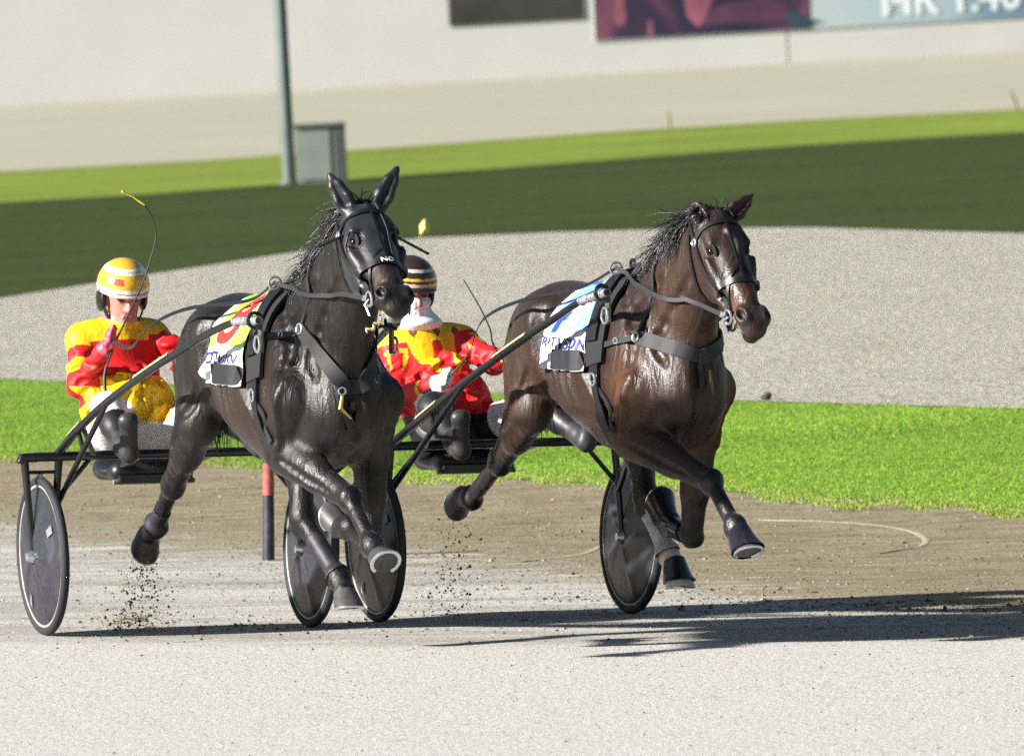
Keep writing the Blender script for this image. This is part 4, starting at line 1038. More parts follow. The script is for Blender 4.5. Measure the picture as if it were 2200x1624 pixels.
D1 = dict(pelvis=(-.47, -.06, .86), chest=(-.60, -.075, 1.17), neck=(-.60, -.075, 1.335), head=(-.565, -.06, 1.475), face=(.93, -.02, -.25),
    rsh=(-.62, -.235, 1.285), rel=(-.46, -.305, 1.085), rha=(-.25, -.22, 1.285), rgrip=(.1, .25, 1),
    lsh=(-.62, .09, 1.295), lel=(-.40, .20, 1.20), lha=(-.07, .20, 1.25), lgrip=(0, .2, 1),
    rhip=(-.42, -.15, .86), rkn=(-.08, -.29, .99), ran=(.19, -.30, .83), rto=(.31, -.32, .95), rhe=(.25, -.30, .80),
    lhip=(-.42, .06, .86), lkn=(-.06, .24, .98), lan=(.22, .30, .84), lto=(.33, .32, .96), lhe=(.28, .30, .81),
    glove=(.52, .05, .09), paint=paint1, helmet=helm1, boot=.35)
D2 = dict(pelvis=(-.50, -.07, .84), chest=(-.63, -.10, 1.10), neck=(-.67, -.145, 1.295), head=(-.675, -.175, 1.46), face=(.95, .02, -.18),
    rsh=(-.68, -.255, 1.21), rel=(-.49, -.315, .985), rha=(-.17, -.205, 1.075), rgrip=(.1, .3, 1),
    lsh=(-.66, .07, 1.235), lel=(-.42, .13, 1.14), lha=(-.08, .115, 1.225), lgrip=(0, .2, 1),
    rhip=(-.45, -.16, .84), rkn=(-.10, -.29, .95), ran=(.17, -.30, .80), rto=(.29, -.32, .92), rhe=(.24, -.30, .77),
    lhip=(-.45, .05, .84), lkn=(-.08, .23, .95), lan=(.20, .30, .82), lto=(.31, .32, .94), lhe=(.26, .30, .79),
    glove=(.75, .75, .78), paint=paint2, helmet=helm2, boot=.1, whiteto=.62, hem=.06)
P1, PB1 = person(FR1, D1, 'driver in yellow and red silks and gold helmet raising a whip')
P2, PB2 = person(FR2, D2, 'driver in red silks with yellow yoke and white scarf over his face')
# scarf of the second driver
def scarf(R, D):
    hd = np.asarray(D['head']); nk = np.asarray(D['neck']); fx = unit(D['face']); lf = unit(np.cross((0, 0, 1), fx)); up = np.cross(fx, lf)
    S = SDF(hd - .28, hd + .2, .005); A = np.array([fx, lf, up])
    S.ell(hd + fx * .030 - up * .045, (.090, .071, .085), A, k=.02); S.seg(hd - up * .06 + fx * .015, nk + (.01, 0, .03), .072, .086, k=.03); S.ell(nk + (.02, 0, .03), (.105, .11, .038), k=.03)
    for i in range(9):
        z = -.02 - .015 * i; w = .045 * math.sin(i * 2.1)
        P = [hd + up * (z + w * t * .4 + .006 * math.cos(t * 3 + i)) + fx * (.026 + .088 * math.cos(t)) + lf * (.076 * math.sin(t)) for t in np.linspace(-1.3, 1.3, 9)]
        for p, q in zip(P[:-1], P[1:]): S.seg(p, q, .006, .006, k=.010)
    S.ell(hd + up * .082 - fx * .02, (.3, .3, .085), A, k=.008, op='sub')
    V, F = S.mesh(1); link('scarf', mesh_np('scarf', V, F), plain('scarf_white', (.74, .73, .77), .85, var=.06, scale=20, bmp=.25), R)
scarf(P2, D2)

M_WHIP = plain('whip_black', (.012, .011, .01), .5); M_YEL = plain('popper_yellow', (.85, .62, .05), .5, var=.15)
def whip(fr, pts, x, label, popper=None, r=.0042):
    P = catmull([fr.atx(u, v, x_) for u, v, x_ in pts], 6)
    o = empty('whip', fr.matrix()); tag(o, label, 'whip')
    MB().tube(P, [r * (1.35 - .75 * i / len(P)) for i in range(len(P))], 8).build('stock', M_WHIP, o)
    if popper:
        Q = [fr.atx(u, v, x_) for u, v, x_ in popper]; MB().tube(Q, [.006, .011, .006, .0095][:len(Q)], 8, flat=.5).build('popper', M_YEL, o)
    h_ = P[:8]; MB().tube(h_, r * 1.9, 10).build('grip', M_WHIP, o)
    return o
whip(FR1, [(226, 842, -.20), (226, 800, -.22), (244, 745, -.24), (268, 692, -.24), (305, 612, -.25), (327, 545, -.25), (335, 505, -.25), (328, 468, -.25), (311, 441, -.25)], 0, 'long thin black whip with yellow tip raised by the gold helmeted driver',
     [(311, 441, -.25), (301, 434, -.25), (285, 423, -.25), (262, 412, -.25)])
whip(FR2, [(1100, 790, -.08), (1075, 765, -.08), (1058, 735, -.08), (1053, 708, -.08), (1032, 662, -.08), (996, 601, -.08)], 0, 'thin dark whip sticking up beside the driver with the white scarf')

# ------------------------------------------------------------------ horses: coat, hooves, hair, harness
def coat_mat(name, tint):
    m, nt, b = newmat(name); a = nt.nodes.new('ShaderNodeAttribute'); a.attribute_name = 'Col'
    v = coords(nt); f = noise(nt, 9, 5, .65, v); g = noise(nt, 160, 2, .6, coords(nt, scale=(.35, 1, 1)))
    c = mixc(nt, 1.0, a.outputs['Color'], ramp(nt, f, [(.3, (.72, .70, .68)), (.7, (1.25, 1.22, 1.2))]), 'MULTIPLY')
    c = mixc(nt, .5, c, ramp(nt, g, [(.3, (.75,) * 3), (.7, (1.2,) * 3)]), 'MULTIPLY')
    L(nt, c, b.inputs['Base Color']); b.inputs['Specular IOR Level'].default_value = .42
    wet = noise(nt, 9, 4, .6, coords(nt, scale=(1, 1, .28)), .6)
    L(nt, ramp(nt, wet, [(.34, (.33,) * 3), (.52, (.46,) * 3), (.68, (.62,) * 3)]), b.inputs['Roughness'])
    b.inputs['Sheen Weight'].default_value = .05; b.inputs['Sheen Roughness'].default_value = .4; b.inputs['Sheen Tint'].default_value = (*tint, 1)
    # veins, streaks of sweat and short hair as fine relief
    n1 = noise(nt, 15, 3, .5, coords(nt, scale=(1, 1, .22)), 1.6); n2 = noise(nt, 45, 2, .5, coords(nt, scale=(1, 1, .3)), .6)
    mth = nt.nodes.new('ShaderNodeMath'); mth.operation = 'MULTIPLY_ADD'; L(nt, n2, mth.inputs[0]); mth.inputs[1].default_value = .28; L(nt, n1, mth.inputs[2])
    mm = nt.nodes.new('ShaderNodeMath'); mm.operation = 'MULTIPLY_ADD'; L(nt, g, mm.inputs[0]); mm.inputs[1].default_value = .22; L(nt, mth.outputs[0], mm.inputs[2])
    bump(nt, b, mm.outputs[0], .55, .016); return m
M_LEATHER = plain('harness_black', (.0055, .0055, .007), .42, var=.4, scale=40, bmp=.15)
M_WEB = plain('harness_webbing', (.0085, .0088, .012), .6, var=.35, scale=70, bmp=.2)
M_DSTEEL = plain('dull_steel', (.16, .16, .165), .4, metal=.7, var=.3, scale=40)
M_BRASS = plain('brass', (.55, .40, .14), .35, metal=.9)
M_HOOF = plain('hoof_horn', (.05, .045, .045), .45, var=.4, scale=30, bmp=.15)
M_RUBBER = plain('rubber_boot', (.009, .009, .013), .25, var=.4, scale=25, bmp=.12, coat=.3)
M_HAIR = plain('black_hair', (.0055, .0048, .0046), .38, var=.5, scale=60)
M_EYE = plain('horse_eye', (.004, .0025, .002), .12, spec=.35)

def vnormals(V, F):
    n = np.cross(V[F[:, 2]] - V[F[:, 0]], V[F[:, 3]] - V[F[:, 1]]); N = np.zeros_like(V)
    fl = F.ravel(); n4 = np.repeat(n, 4, 0); N = np.stack([np.bincount(fl, n4[:, i], len(V)) for i in range(3)], 1)
    return N / (np.linalg.norm(N, axis=1, keepdims=True) + 1e-12)
def shell(name, V, F, N, mask, off, mat, parent, col=None):
    """a close-fitting cover: part of the body surface lifted off it"""
    f = F[mask[F].all(1)]; ids = np.unique(f); rm = np.full(len(V), -1); rm[ids] = np.arange(len(ids))
    me = mesh_np(name, V[ids] + N[ids] * (off if np.isscalar(off) else off[ids][:, None]), rm[f], True, None if col is None else col[ids])
    o = link(name, me, mat, parent); sm = o.modifiers.new('thickness', 'SOLIDIFY'); sm.thickness = .004; sm.offset = -1; return o

def horse(D, name, label, coat, paint):
    fr = D['fr']; R = empty(name, fr.matrix()); tag(R, label, 'horse', 'harness racing horses')
    B = horse_body(D); V, F = B.mesh(1); N = vnormals(V, F)
    H = D['H']; a, b, c = D['ha'], D['hb'], D['hc']
    q = V - D['poll']; hs = (q @ a, q @ b, q @ c)
    head = (hs[0] > -.25) & (hs[0] < .66) & (np.abs(hs[2]) < .16) & (hs[1] < .09) & (hs[1] > -.30)
    D.update(B=B, V=V, F=F, N=N, hs=hs, head=head, R=R)
    col = paint(V, D)
    link('body', mesh_np('body', V, F, True, col), coat, R)
    dx = D['dx']; dz = D['dz']
    def on(pts, off=.004, n=6): P = np.array(catmull([np.asarray(p, float) for p in pts], n)); return B.snap(P, off)
    def strap(pname, pts, width, mat=M_LEATHER, thick=.005, off=.003, parent=R, n=6):
        P, Nn = on(pts, off, n)
        for _ in range(4):
            P[1:-1] = P[1:-1] * .4 + .3 * (P[:-2] + P[2:]); Nn[1:-1] = Nn[1:-1] * .4 + .3 * (Nn[:-2] + Nn[2:]); lo_s = B.sample(P) < off * .7
            if lo_s.any(): P[lo_s] = B.snap(P[lo_s], off, 4)[0]
        Nn /= np.linalg.norm(Nn, axis=1, keepdims=True); m = MB(); m.add(*ribbon(P, Nn, width, thick)); return m.build(pname, mat, parent, sharp=60), P
    D['strap'] = strap; D['on'] = on
    # eyes
    for s in (-1, 1):
        Pe, Ne = B.snap(np.array([H(.172, -.012, .105 * s)]), 0.0, 12); Pe, Ne = Pe[0], Ne[0]; ta = unit(a * .9 - b * .25 * 0 - Ne * (a @ Ne)); tb = np.cross(Ne, ta); D['eye%d' % s] = Pe
        e = MB().ball(Pe - Ne * .0105, .0215, 20, 14).build('eye', M_EYE, R)
        lid = plain('lid', (.006, .0045, .004), .75) if 'lid' not in bpy.data.materials else bpy.data.materials['lid']
        P = [Pe + Ne * .0015 + ta * .029 * math.cos(t) + tb * .0165 * math.sin(t) for t in np.linspace(0, 2 * math.pi, 25)]
        MB().tube(P, .0040, 8).build('eyelid', lid, e)
        up_ = -s if (np.cross(Ne, ta) @ b) < 0 else s
        P = [Pe + Ne * .006 + ta * .034 * math.cos(t) + tb * np.sign(tb @ b) * (.012 + .017 * math.sin(t)) for t in np.linspace(.1, math.pi - .1, 11)]
        MB().tube(P, .0058, 8).build('eyelid', lid, e)
    # hooves with shoes
    for key in ('rf', 'lf', 'rh', 'lh'):
        g = D[key]; C = g['C']; ax = unit(g['ax']); fr_ = g['n'] - ax * (g['n'] @ ax); fr_ = unit(fr_); sd_ = np.cross(ax, fr_)
        hm = MB(); Vh = []; Fh = []; n = 24
        prof = [(-.014, .044, .046, .0), (.004, .051, .053, .0), (.034, .057, .060, .009), (.064, .062, .067, .020), (.080, .064, .070, .026)]
        for t, rs, rf_, fo in prof:
            for i in range(n):
                th = 2 * math.pi * i / n; fx = math.cos(th); tilt = 1 + (.012 * fx if t > .02 else 0)
                Vh.append(C + ax * (t * (1 + .18 * fx)) + fr_ * (fx * rf_ * (1 if fx > 0 else .86) + fo) + sd_ * math.sin(th) * rs)
        m_ = len(prof)
        for j in range(m_ - 1):
            for i in range(n): Fh.append((j * n + i, j * n + (i + 1) % n, (j + 1) * n + (i + 1) % n, (j + 1) * n + i))
        # hollow sole
        o_ = len(Vh)
        for i in range(n):
            p = Vh[(m_ - 1) * n + i]; cen = C + ax * .074 + fr_ * .026; Vh.append(p + (cen - p) * .22 - ax * .002)
        for i in range(n): Fh.append(((m_ - 1) * n + i, (m_ - 1) * n + (i + 1) % n, o_ + (i + 1) % n, o_ + i))
        Vh.append(C + ax * .062 + fr_ * .022)
        for i in range(n): Fh.append((o_ + i, o_ + (i + 1) % n, len(Vh) - 1))
        Fh.append(tuple(range(n)))
        ho = hm.add(Vh, Fh).build('hoof', g.get('hoofmat', M_HOOF), R, sharp=50)
        sh = [C + ax * (.0825 * (1 + .18 * math.cos(t))) + fr_ * (math.cos(t) * .063 + .026) + sd_ * math.sin(t) * .058 for t in np.linspace(-2.5, 2.5, 26)]
        MB().tube(sh, .0085, 8, flat=.7, up=ax).build('shoe', M_STEEL, ho)
        if g.get('bell'):
            k = g['bell']; Vb = []; Fb = []
            pr = [(-.05, .049, .0), (-.038, .053, .0), (-.01, .060, .0), (.033, .068, .011), (.070 * k, .077, .024), (.072 * k, .073, .024), (.033, .064, .011), (-.03, .046, 0)]
            for t, r, fo in pr:
                for i in range(n):
                    th = 2 * math.pi * i / n; fx = math.cos(th)
                    Vb.append(C + ax * (t * (1 + .12 * fx)) + fr_ * (fx * r * 1.02 + fo) + sd_ * math.sin(th) * r * .95)
            for j in range(len(pr) - 1):
                for i in range(n): Fb.append((j * n + i, j * n + (i + 1) % n, (j + 1) * n + (i + 1) % n, (j + 1) * n + i))
            MB().add(Vb, Fb).build('bell_boot', g.get('bellmat', M_RUBBER), ho, sharp=60)
    # ---------------- saddle cloth, saddle and girth
    x0, x1 = D['cloth']; na, nx = 96, 64
    tmax = math.radians(D.get('clothdrop', 98)); X_ = np.zeros((na + 1, nx + 1)); T_ = np.zeros((na + 1, nx + 1))
    for i in range(na + 1):
        t = -tmax + 2 * tmax * i / na
        for j in range(nx + 1):
            u = j / nx; k_ = 1 - .10 * (1 - math.sqrt(max(0, 1 - max(0, 1 - u / .16) ** 2)))
            X_[i, j] = x0 + (x1 - x0) * u - D.get('clothskew', .12) * (abs(t) / tmax) ** 2 * (1 - u); T_[i, j] = t * k_
    cen = np.stack([X_, 0 * X_, 0 * X_ + 1.17 + dz], -1); dr = np.stack([0 * T_, np.sin(T_), np.cos(T_)], -1); rad = np.full(X_.shape, .25)
    for r in np.linspace(.18, .46, 90):
        f_ = B.sample((cen + dr * r).reshape(-1, 3)).reshape(X_.shape); rad = np.where(f_ < .010, r, rad)
    r0_ = rad.copy()
    for _ in range(14):
        q_ = np.pad(rad, 1, mode='edge'); rad = (q_[1:-1, 1:-1] * 2 + q_[:-2, 1:-1] + q_[2:, 1:-1] + q_[1:-1, :-2] + q_[1:-1, 2:]) / 6; rad = np.maximum(rad, r0_ - .004)
    I_, J_ = np.meshgrid(np.arange(na + 1), np.arange(nx + 1), indexing='ij'); lowr = (np.abs(I_ - na / 2) / (na / 2)) ** 2
    rad = rad + .003 + .0045 * lowr * (1 + np.sin(J_ * .24 + I_ * .05)) + .002 * (1 + np.sin(J_ * .17 - I_ * .13))
    rad[:, :5] += .004 * (1 + np.sin(I_[:, :5] * .3)) * lowr[:, :5]
    G3 = cen + dr * rad[..., None]
    gu = np.gradient(G3, axis=1); gv = np.gradient(G3, axis=0); GN3 = np.cross(gu, gv); GN3 /= np.linalg.norm(GN3, axis=-1, keepdims=True); GN3 *= np.sign((GN3 * dr).sum(-1, keepdims=True))
    ii, jj = np.meshgrid(np.arange(na), np.arange(nx), indexing='ij'); q0 = (ii * (nx + 1) + jj).ravel()
    Fc = np.stack([q0, q0 + 1, q0 + nx + 2, q0 + nx + 1], 1)
    rowt = np.abs(np.linspace(-1, 1, na + 1))                                    # 0 at the spine, 1 at the lower hem
    cc = D['clothpaint'](np.repeat(rowt, nx + 1), np.tile(np.linspace(0, 1, nx + 1), na + 1))
    keep = np.ones(len(Fc), bool)
    me = mesh_np('saddle_cloth', G3.reshape(-1, 3), Fc[keep], True, cc)
    cl = link('saddle_cloth', me, attr_mat('cloth_' + name, .6, .07, 25, .25, .006, bscale=30), R); md = cl.modifiers.new('thickness', 'SOLIDIFY'); md.thickness = .004; md.offset = -1
    def on_cloth(uu, tt, lift):
        """uu along the horse 0..1, tt -1..1 round the barrel"""
        fi = np.clip((tt + 1) / 2 * na, 0, na - 1e-4); fj = np.clip(uu * nx, 0, nx - 1e-4); i, j = fi.astype(int), fj.astype(int); wi, wj = (fi - i)[:, None], (fj - j)[:, None]
        def bl(Q): return (Q[i, j] * (1 - wi) + Q[i + 1, j] * wi) * (1 - wj) + (Q[i, j + 1] * (1 - wi) + Q[i + 1, j + 1] * wi) * wj
        return bl(G3) + bl(GN3) * lift
    arc = np.linalg.norm(np.diff(G3[:, nx // 2], axis=0), axis=1).sum() / 2      # spine to hem
    wid = x1 - x0
    def lettering(txt, size, uc, tc, mat, pname, bold=0.0, shear=0.0, lift=.003, width=.2):
        for s in (-1, 1):
            bm = bmesh.new(); tme = text_mesh(txt, size, 'lettering', shear, bold); bm.from_mesh(tme); bpy.data.meshes.remove(tme)
            bmesh.ops.triangulate(bm, faces=bm.faces)
            for _ in range(3):
                ed = [e for e in bm.edges if e.calc_length() > .02]
                if not ed: break
                bmesh.ops.subdivide_edges(bm, edges=ed, cuts=1); bmesh.ops.triangulate(bm, faces=bm.faces)
            X = np.array([v.co[:] for v in bm.verts]); X[:, 0] -= (X[:, 0].max() + X[:, 0].min()) / 2; sx = width / (X[:, 0].max() - X[:, 0].min()); uu = uc + (X[:, 0] * sx if s < 0 else -X[:, 0] * sx) / wid; tt = s * (tc - X[:, 1] / arc)
            ok = (uu > -.0) & (uu < 1.0)
            P = on_cloth(np.clip(uu, 0, 1), tt, lift)
            for v, p in zip(bm.verts, P): v.co = p
            bmesh.ops.delete(bm, geom=[v for v, k in zip(list(bm.verts), ok) if not k], context='VERTS')
            if s > 0: bmesh.ops.reverse_faces(bm, faces=bm.faces)
            me = bpy.data.meshes.new(pname); bm.to_mesh(me); bm.free(); islands(me, pname, mat, cl)
    D['lettering'] = lettering
    D['cloth_print'](D)
    gx = D['girth']                                                                 # x at spine, side, belly
    def ringp(t, xx): return np.array((xx, .33 * math.sin(t), 1.16 + dz + .36 * math.cos(t)))
    def gxa(t): tt = abs(t) / math.pi; return np.interp(tt, [0, .5, 1], gx)
    ts = np.linspace(-math.pi, math.pi, 25)
    strap('surcingle', [ringp(t, gxa(t)) for t in ts], .075, M_LEATHER, .010, .010, n=3)
    ts = np.linspace(-1.55, 1.55, 15)
    strap('saddle_pad', [ringp(t, gxa(t) + .01) for t in ts], .15, plain('saddle_felt', (.006, .006, .007), .8, bmp=.3), .016, .008, n=4)
    strap('saddle', [ringp(t, gxa(t) - .005) for t in np.linspace(-1.25, 1.25, 13)], .085, M_LEATHER, .014, .024, n=4)
    for s in (-1, 1):
        # wide elastic keeper along the lower edge of the cloth
        P = on_cloth(np.linspace(.42, 1.0, 12), np.full(12, s * .90), .006); _, Nn = B.snap(P, .02, 1)
        MB().add(*ribbon(P, Nn, .085, .008)).build('keeper_band', M_WEB, R, sharp=60)
        # shaft carrier: buckle plates and loop
        tip = np.asarray(D['shafttip'], float) * (1, -s * -1 if False else 1, 1); tip = np.array((tip[0], abs(tip[1]) * s, tip[2])) if s < 0 else np.asarray(D['shafttipl'], float) * (1, -1, 1)
        top, _ = B.snap(np.array([ringp(s * .95, gxa(.95))]), .03); top = top[0]
        mid = (top + tip) / 2
        m_ = MB(); m_.tube([top + (0, 0, -.02), mid, tip + (.0, 0, -.03)], .016, 8, flat=.5); m_.build('shaft_carrier', M_LEATHER, R)
        MB().torus(tip + (-.06, 0, 0), (1, 0, 0), .031, .008, 20, 8).build('carrier_loop', M_LEATHER, R)
        MB().box(tip + np.array((-.03, -s * .015, -.085)), (.045, .010, .10)).build('buckle_plate', M_DSTEEL, R)
        MB().torus(tip + np.array((-.03, s * .0, -.10)), (0, 1, 0), .034, .006, 18, 8).build('buckle_ring', M_STEEL, R)
        lo, ln = B.snap(np.array([ringp(s * 1.75, gxa(1.75))]), .022); MB().torus(lo[0], ln[0], .026, .0055, 20, 8).build('girth_ring', M_STEEL, R)
        # terrets
        tp, tn = B.snap(np.array([ringp(s * .32, gxa(.32))]), .065); MB().torus(tp[0], (1, .25 * s, 0), .026, .006, 20, 8).build('terret', M_STEEL if s < 0 else M_LEATHER, R)
        D['terret%d' % s] = tp[0]
    hk, _ = B.snap(np.array([ringp(0, gxa(0) - .12)]), .05); MB().torus(hk[0], (0, 1, 0), .024, .007, 18, 8).build('check_hook', M_LEATHER, R)
    # breast collar
    for s in (-1, 1):
        bc = [np.array((p[0], p[1] * -s, p[2])) for p in D['collar']]
        strap('breast_collar', bc[1:], .062, M_WEB, .009, .006)
        st_, P = strap('collar_trace', bc[:2], .026, M_WEB, .006, .008)
        rg, rn = B.snap(np.array([bc[1]]), .014); MB().torus(rg[0], rn[0], .021, .005, 18, 8).build('collar_ring', M_STEEL, R)
        kk = B.snap(np.array([bc[0] * .55 + bc[1] * .45]), .016)[0][0]; MB().torus(kk, rn[0], .017, .0045, 12, 6, .7).build('trace_buckle', M_STEEL, R)
        nk = [np.array((p[0], p[1] * -s, p[2])) for p in D['neckstrap']]; strap('neck_strap', [bc[1]] + nk, .020, M_WEB, .005, .005)
    P, Nn = on([(D['collar'][-1][0] - .01, 0, D['collar'][-1][2] - .02), (D['collar'][-1][0] - .03, 0, D['collar'][-1][2] - .14)], .01)
    MB().add(*ribbon(P, Nn, .022, .006)).build('martingale', M_LEATHER, R)
    # belly strap running forward under the chest
    for s in (-1,):
        strap('belly_strap', [ringp(s * 1.85, gxa(1.85)), (gx[1] + .12, s * .27, 1.0), (gx[1] + .22, s * .24, .90)], .030, M_WEB, .005, .006)
    # ---------------- bridle
    def hp(s_, b_, c_): return H(s_, b_, c_)
    lo_ = D.get('hoodoff', 0.0)
    for s in (-1, 1):
        strap('cheek_strap', [hp(-.005, -.10, .06 * s), hp(.06, -.085, .088 * s), hp(.16, -.10, .105 * s), hp(.30, -.11, .08 * s), hp(.41, -.105, .065 * s), hp(.465, -.095, .058 * s)], .021, M_LEATHER, .006, .003 + lo_)
        strap('throat_strap', [hp(-.005, -.10, .055 * s), hp(.10, -.16, .085 * s), hp(.19, -.235, .06 * s), hp(.22, -.27, .0)], .018, M_LEATHER, .005, .004 + lo_)
        br = hp(.472, -.092, .066 * s * 1.05); MB().torus(br, unit(c * s + a * .1), .030, .0058, 24, 8).build('bit_ring', M_STEEL, R); D['bit%d' % s] = br
        MB().tube([br, br - a * .0 + b * -.03 + c * .012 * s, br + a * .05 - b * .045], .0045, 6).build('bit_lever', M_STEEL, R)
        ro, rn = B.snap(np.array([hp(.075, -.085, .095 * s)]), .008 + lo_); MB().torus(ro[0], rn[0], .014, .0055, 14, 8).build('rosette', M_STEEL, R)
    strap('brow_band', [hp(.07, -.08, -.09), hp(.05, -.03, -.075), hp(.045, .01, -.03), hp(.045, .015, 0), hp(.045, .01, .03), hp(.05, -.03, .075), hp(.07, -.08, .09)], .022, M_LEATHER, .006, .003 + lo_)
    strap('crown_piece', [hp(-.005, -.10, -.06), hp(-.03, -.06, -.03), hp(-.035, -.05, 0), hp(-.03, -.06, .03), hp(-.005, -.10, .06)], .026, M_LEATHER, .006, .004 + lo_)
    P = [hp(.355 - .02 * abs(math.sin(t)), -.07 + .085 * math.cos(t), .075 * math.sin(t)) for t in np.linspace(-math.pi, math.pi, 25)]
    nb, _ = strap('nose_band', P, .028, M_LEATHER, .006, .003 + lo_ * .5, n=3)
    strap('face_strap', [hp(-.03, -.04, 0), hp(.05, .0, .0), hp(.15, .02, 0), hp(.27, .02, 0), hp(.35, .02, 0)], .012, M_LEATHER, .005, .004 + lo_)
    for s in (-1, 1): strap('face_strap', [hp(.27, .01, .0), hp(.33, -.02, .045 * s), hp(.40, -.06, .058 * s), hp(.465, -.09, .058 * s)], .013, M_LEATHER, .005, .004)
    # reins
    for s in (-1, 1):
        bt = D['bit%d' % s]; te = D['terret%d' % s]
        d = unit(te - bt); P = [bt + d * .02, bt + d * .10, bt + d * .3, (bt + te) / 2 + (0, 0, -.02), te + (.05, 0, -.005), te]
        P = np.array(catmull(P, 5)); ins = B.sample(P) < .016; ins[:4] = False; ins[-3:] = False; P[ins] = B.snap(P[ins] + np.array((0, .05 * s, 0)), .016)[0]; Nn = np.tile(unit((0, s, .25)), (len(P), 1)); MB().add(*ribbon(P, Nn, .019, .004)).build('rein', M_WEB, R, sharp=60)
        MB().add(*ribbon([P[1] + (0, 0, 0), P[3]], Nn[:2], .024, .006)).build('rein_buckle', M_STEEL, R, sharp=60)
        hn = np.asarray(D['hand%d' % s], float); Q = catmull([te, *[np.asarray(p, float) * (1, -s, 1) for p in D['reinback']], hn], 6)
        MB().add(*ribbon(Q, np.tile(unit((0, s, .6)), (len(Q), 1)), .018, .004)).build('rein', M_LEATHER, R, sharp=60)
    # overcheck from the poll to the saddle hook
    cr = D['crestline']; P = catmull([hp(-.03, -.045, 0) + (0, 0, .02)] + [np.asarray(p, float) for p in cr] + [hk[0]], 5); MB().tube(P, .0065, 6).build('overcheck', M_LEATHER, R)
    # ---------------- mane, forelock, tail
    def strands(pname, roots, dirs, lens, r=.0035, grav=.5, curl=.25, seg=7):
        Vs = []; Fs = []
        for p, d, l in zip(roots, dirs, lens):
            d = unit(d); pt = np.array(p, float); o = len(Vs); w = unit(np.cross(d, rng.normal(0, 1, 3))); rr = r * rng.uniform(.7, 1.5)
            bend = rng.normal(0, curl, 3)
            for k in range(seg + 1):
                t = k / seg; ww = rr * (1 - t ** 2 * .85)
                n2 = np.cross(d, w); Vs += [pt + w * ww, pt - w * ww * .5 + n2 * ww * .87, pt - w * ww * .5 - n2 * ww * .87]
                d = unit(d + bend * .18 + np.array((0, 0, -grav)) * .16 + rng.normal(0, .07, 3)); pt = pt + d * l / seg
            for k in range(seg):
                for j in range(3): Fs.append((o + k * 3 + j, o + k * 3 + (j + 1) % 3, o + (k + 1) * 3 + (j + 1) % 3, o + (k + 1) * 3 + j))
        return link(pname, mesh_np(pname, np.array(Vs), np.array(Fs), True), M_HAIR, R)
    D['strands'] = strands
    D['hair'](D, strands)
    n = 260; dock = np.array((.52 + dx, 0, 1.33 + dz)); tr = [dock + rng.normal(0, .018, 3) for _ in range(n)]
    tag(strands('tail', tr, [np.array((-.55, rng.normal(0, .05), -.6 + rng.normal(0, .08))) for _ in range(n)], rng.uniform(.35, .55, n), .0045, 1.8, .08, 10), kind='stuff')
    return R

# ---------- coats
def legmask(V, D, key, names, rad):
    g = D[key]; out = np.zeros(len(V), bool); hmin = None
    for i in range(len(names) - 1):
        d, h = dseg(V, g[names[i]], g[names[i + 1]]); out |= d < rad
    return out
def coat_common(V, D, body, legs, muzzle):
    c = np.tile(np.array(body), (len(V), 1))
    for key in ('rf', 'lf', 'rh', 'lh'):
        g = D[key]; d1, h1 = dseg(V, g['E' if 'E' in g else 'S'], g['K']); d2, h2 = dseg(V, g['K'], g['F']); d3, h3 = dseg(V, g['F'], g['C'])
        w = np.maximum(np.where(d1 < .13, sstep(h1, .5, .95), 0), np.maximum((d2 < .1) * 1.0, (d3 < .09) * 1.0)); c = mixv(c, legs, w)
    return c
def paint_dark(V, D):
    c = coat_common(V, D, (.0064, .0037, .0029), (.0038, .0031, .0034), None); legc = c.copy()
    x, y, z = V.T
    w = sstep(.98 - z, -.05, .18) * sstep(x, 1.0, 1.25) * (1 - sstep(x, 1.75, 2.05)); c = mixv(c, (.034, .0155, .0062), w * .9)          # browner belly
    w = np.exp(-(((x - 1.45) / .3) ** 2 + ((z - 1.0) / .16) ** 2)); c = mixv(c, (.027, .0125, .0055), w * .8)
    w = np.exp(-(((x - 2.0) / .12) ** 2 + ((z - 1.05) / .2) ** 2)) * (np.abs(y) > .12); c = mixv(c, (.024, .0115, .0056), w * .7)
    c = np.where((z < .80)[:, None], legc, c)
    hs, hb, hc = D['hs']; m = D['head']
    w = m * np.exp(-(((hs - .44) / .05) ** 2 + ((hb + .03) / .05) ** 2)); c = mixv(c, (.030, .015, .007), w * .8)                        # brown muzzle
    c = mixv(c, (.004, .0035, .0035), m * np.exp(-(((hs - .525) / .03) ** 2 + ((hb + .02) / .03) ** 2)) * .9)
    w = m * sstep(hs, .545, .575) * sstep(-hb, .07, .10); c = mixv(c, (.22, .20, .185), w * .8)                                           # pale lip
    return c
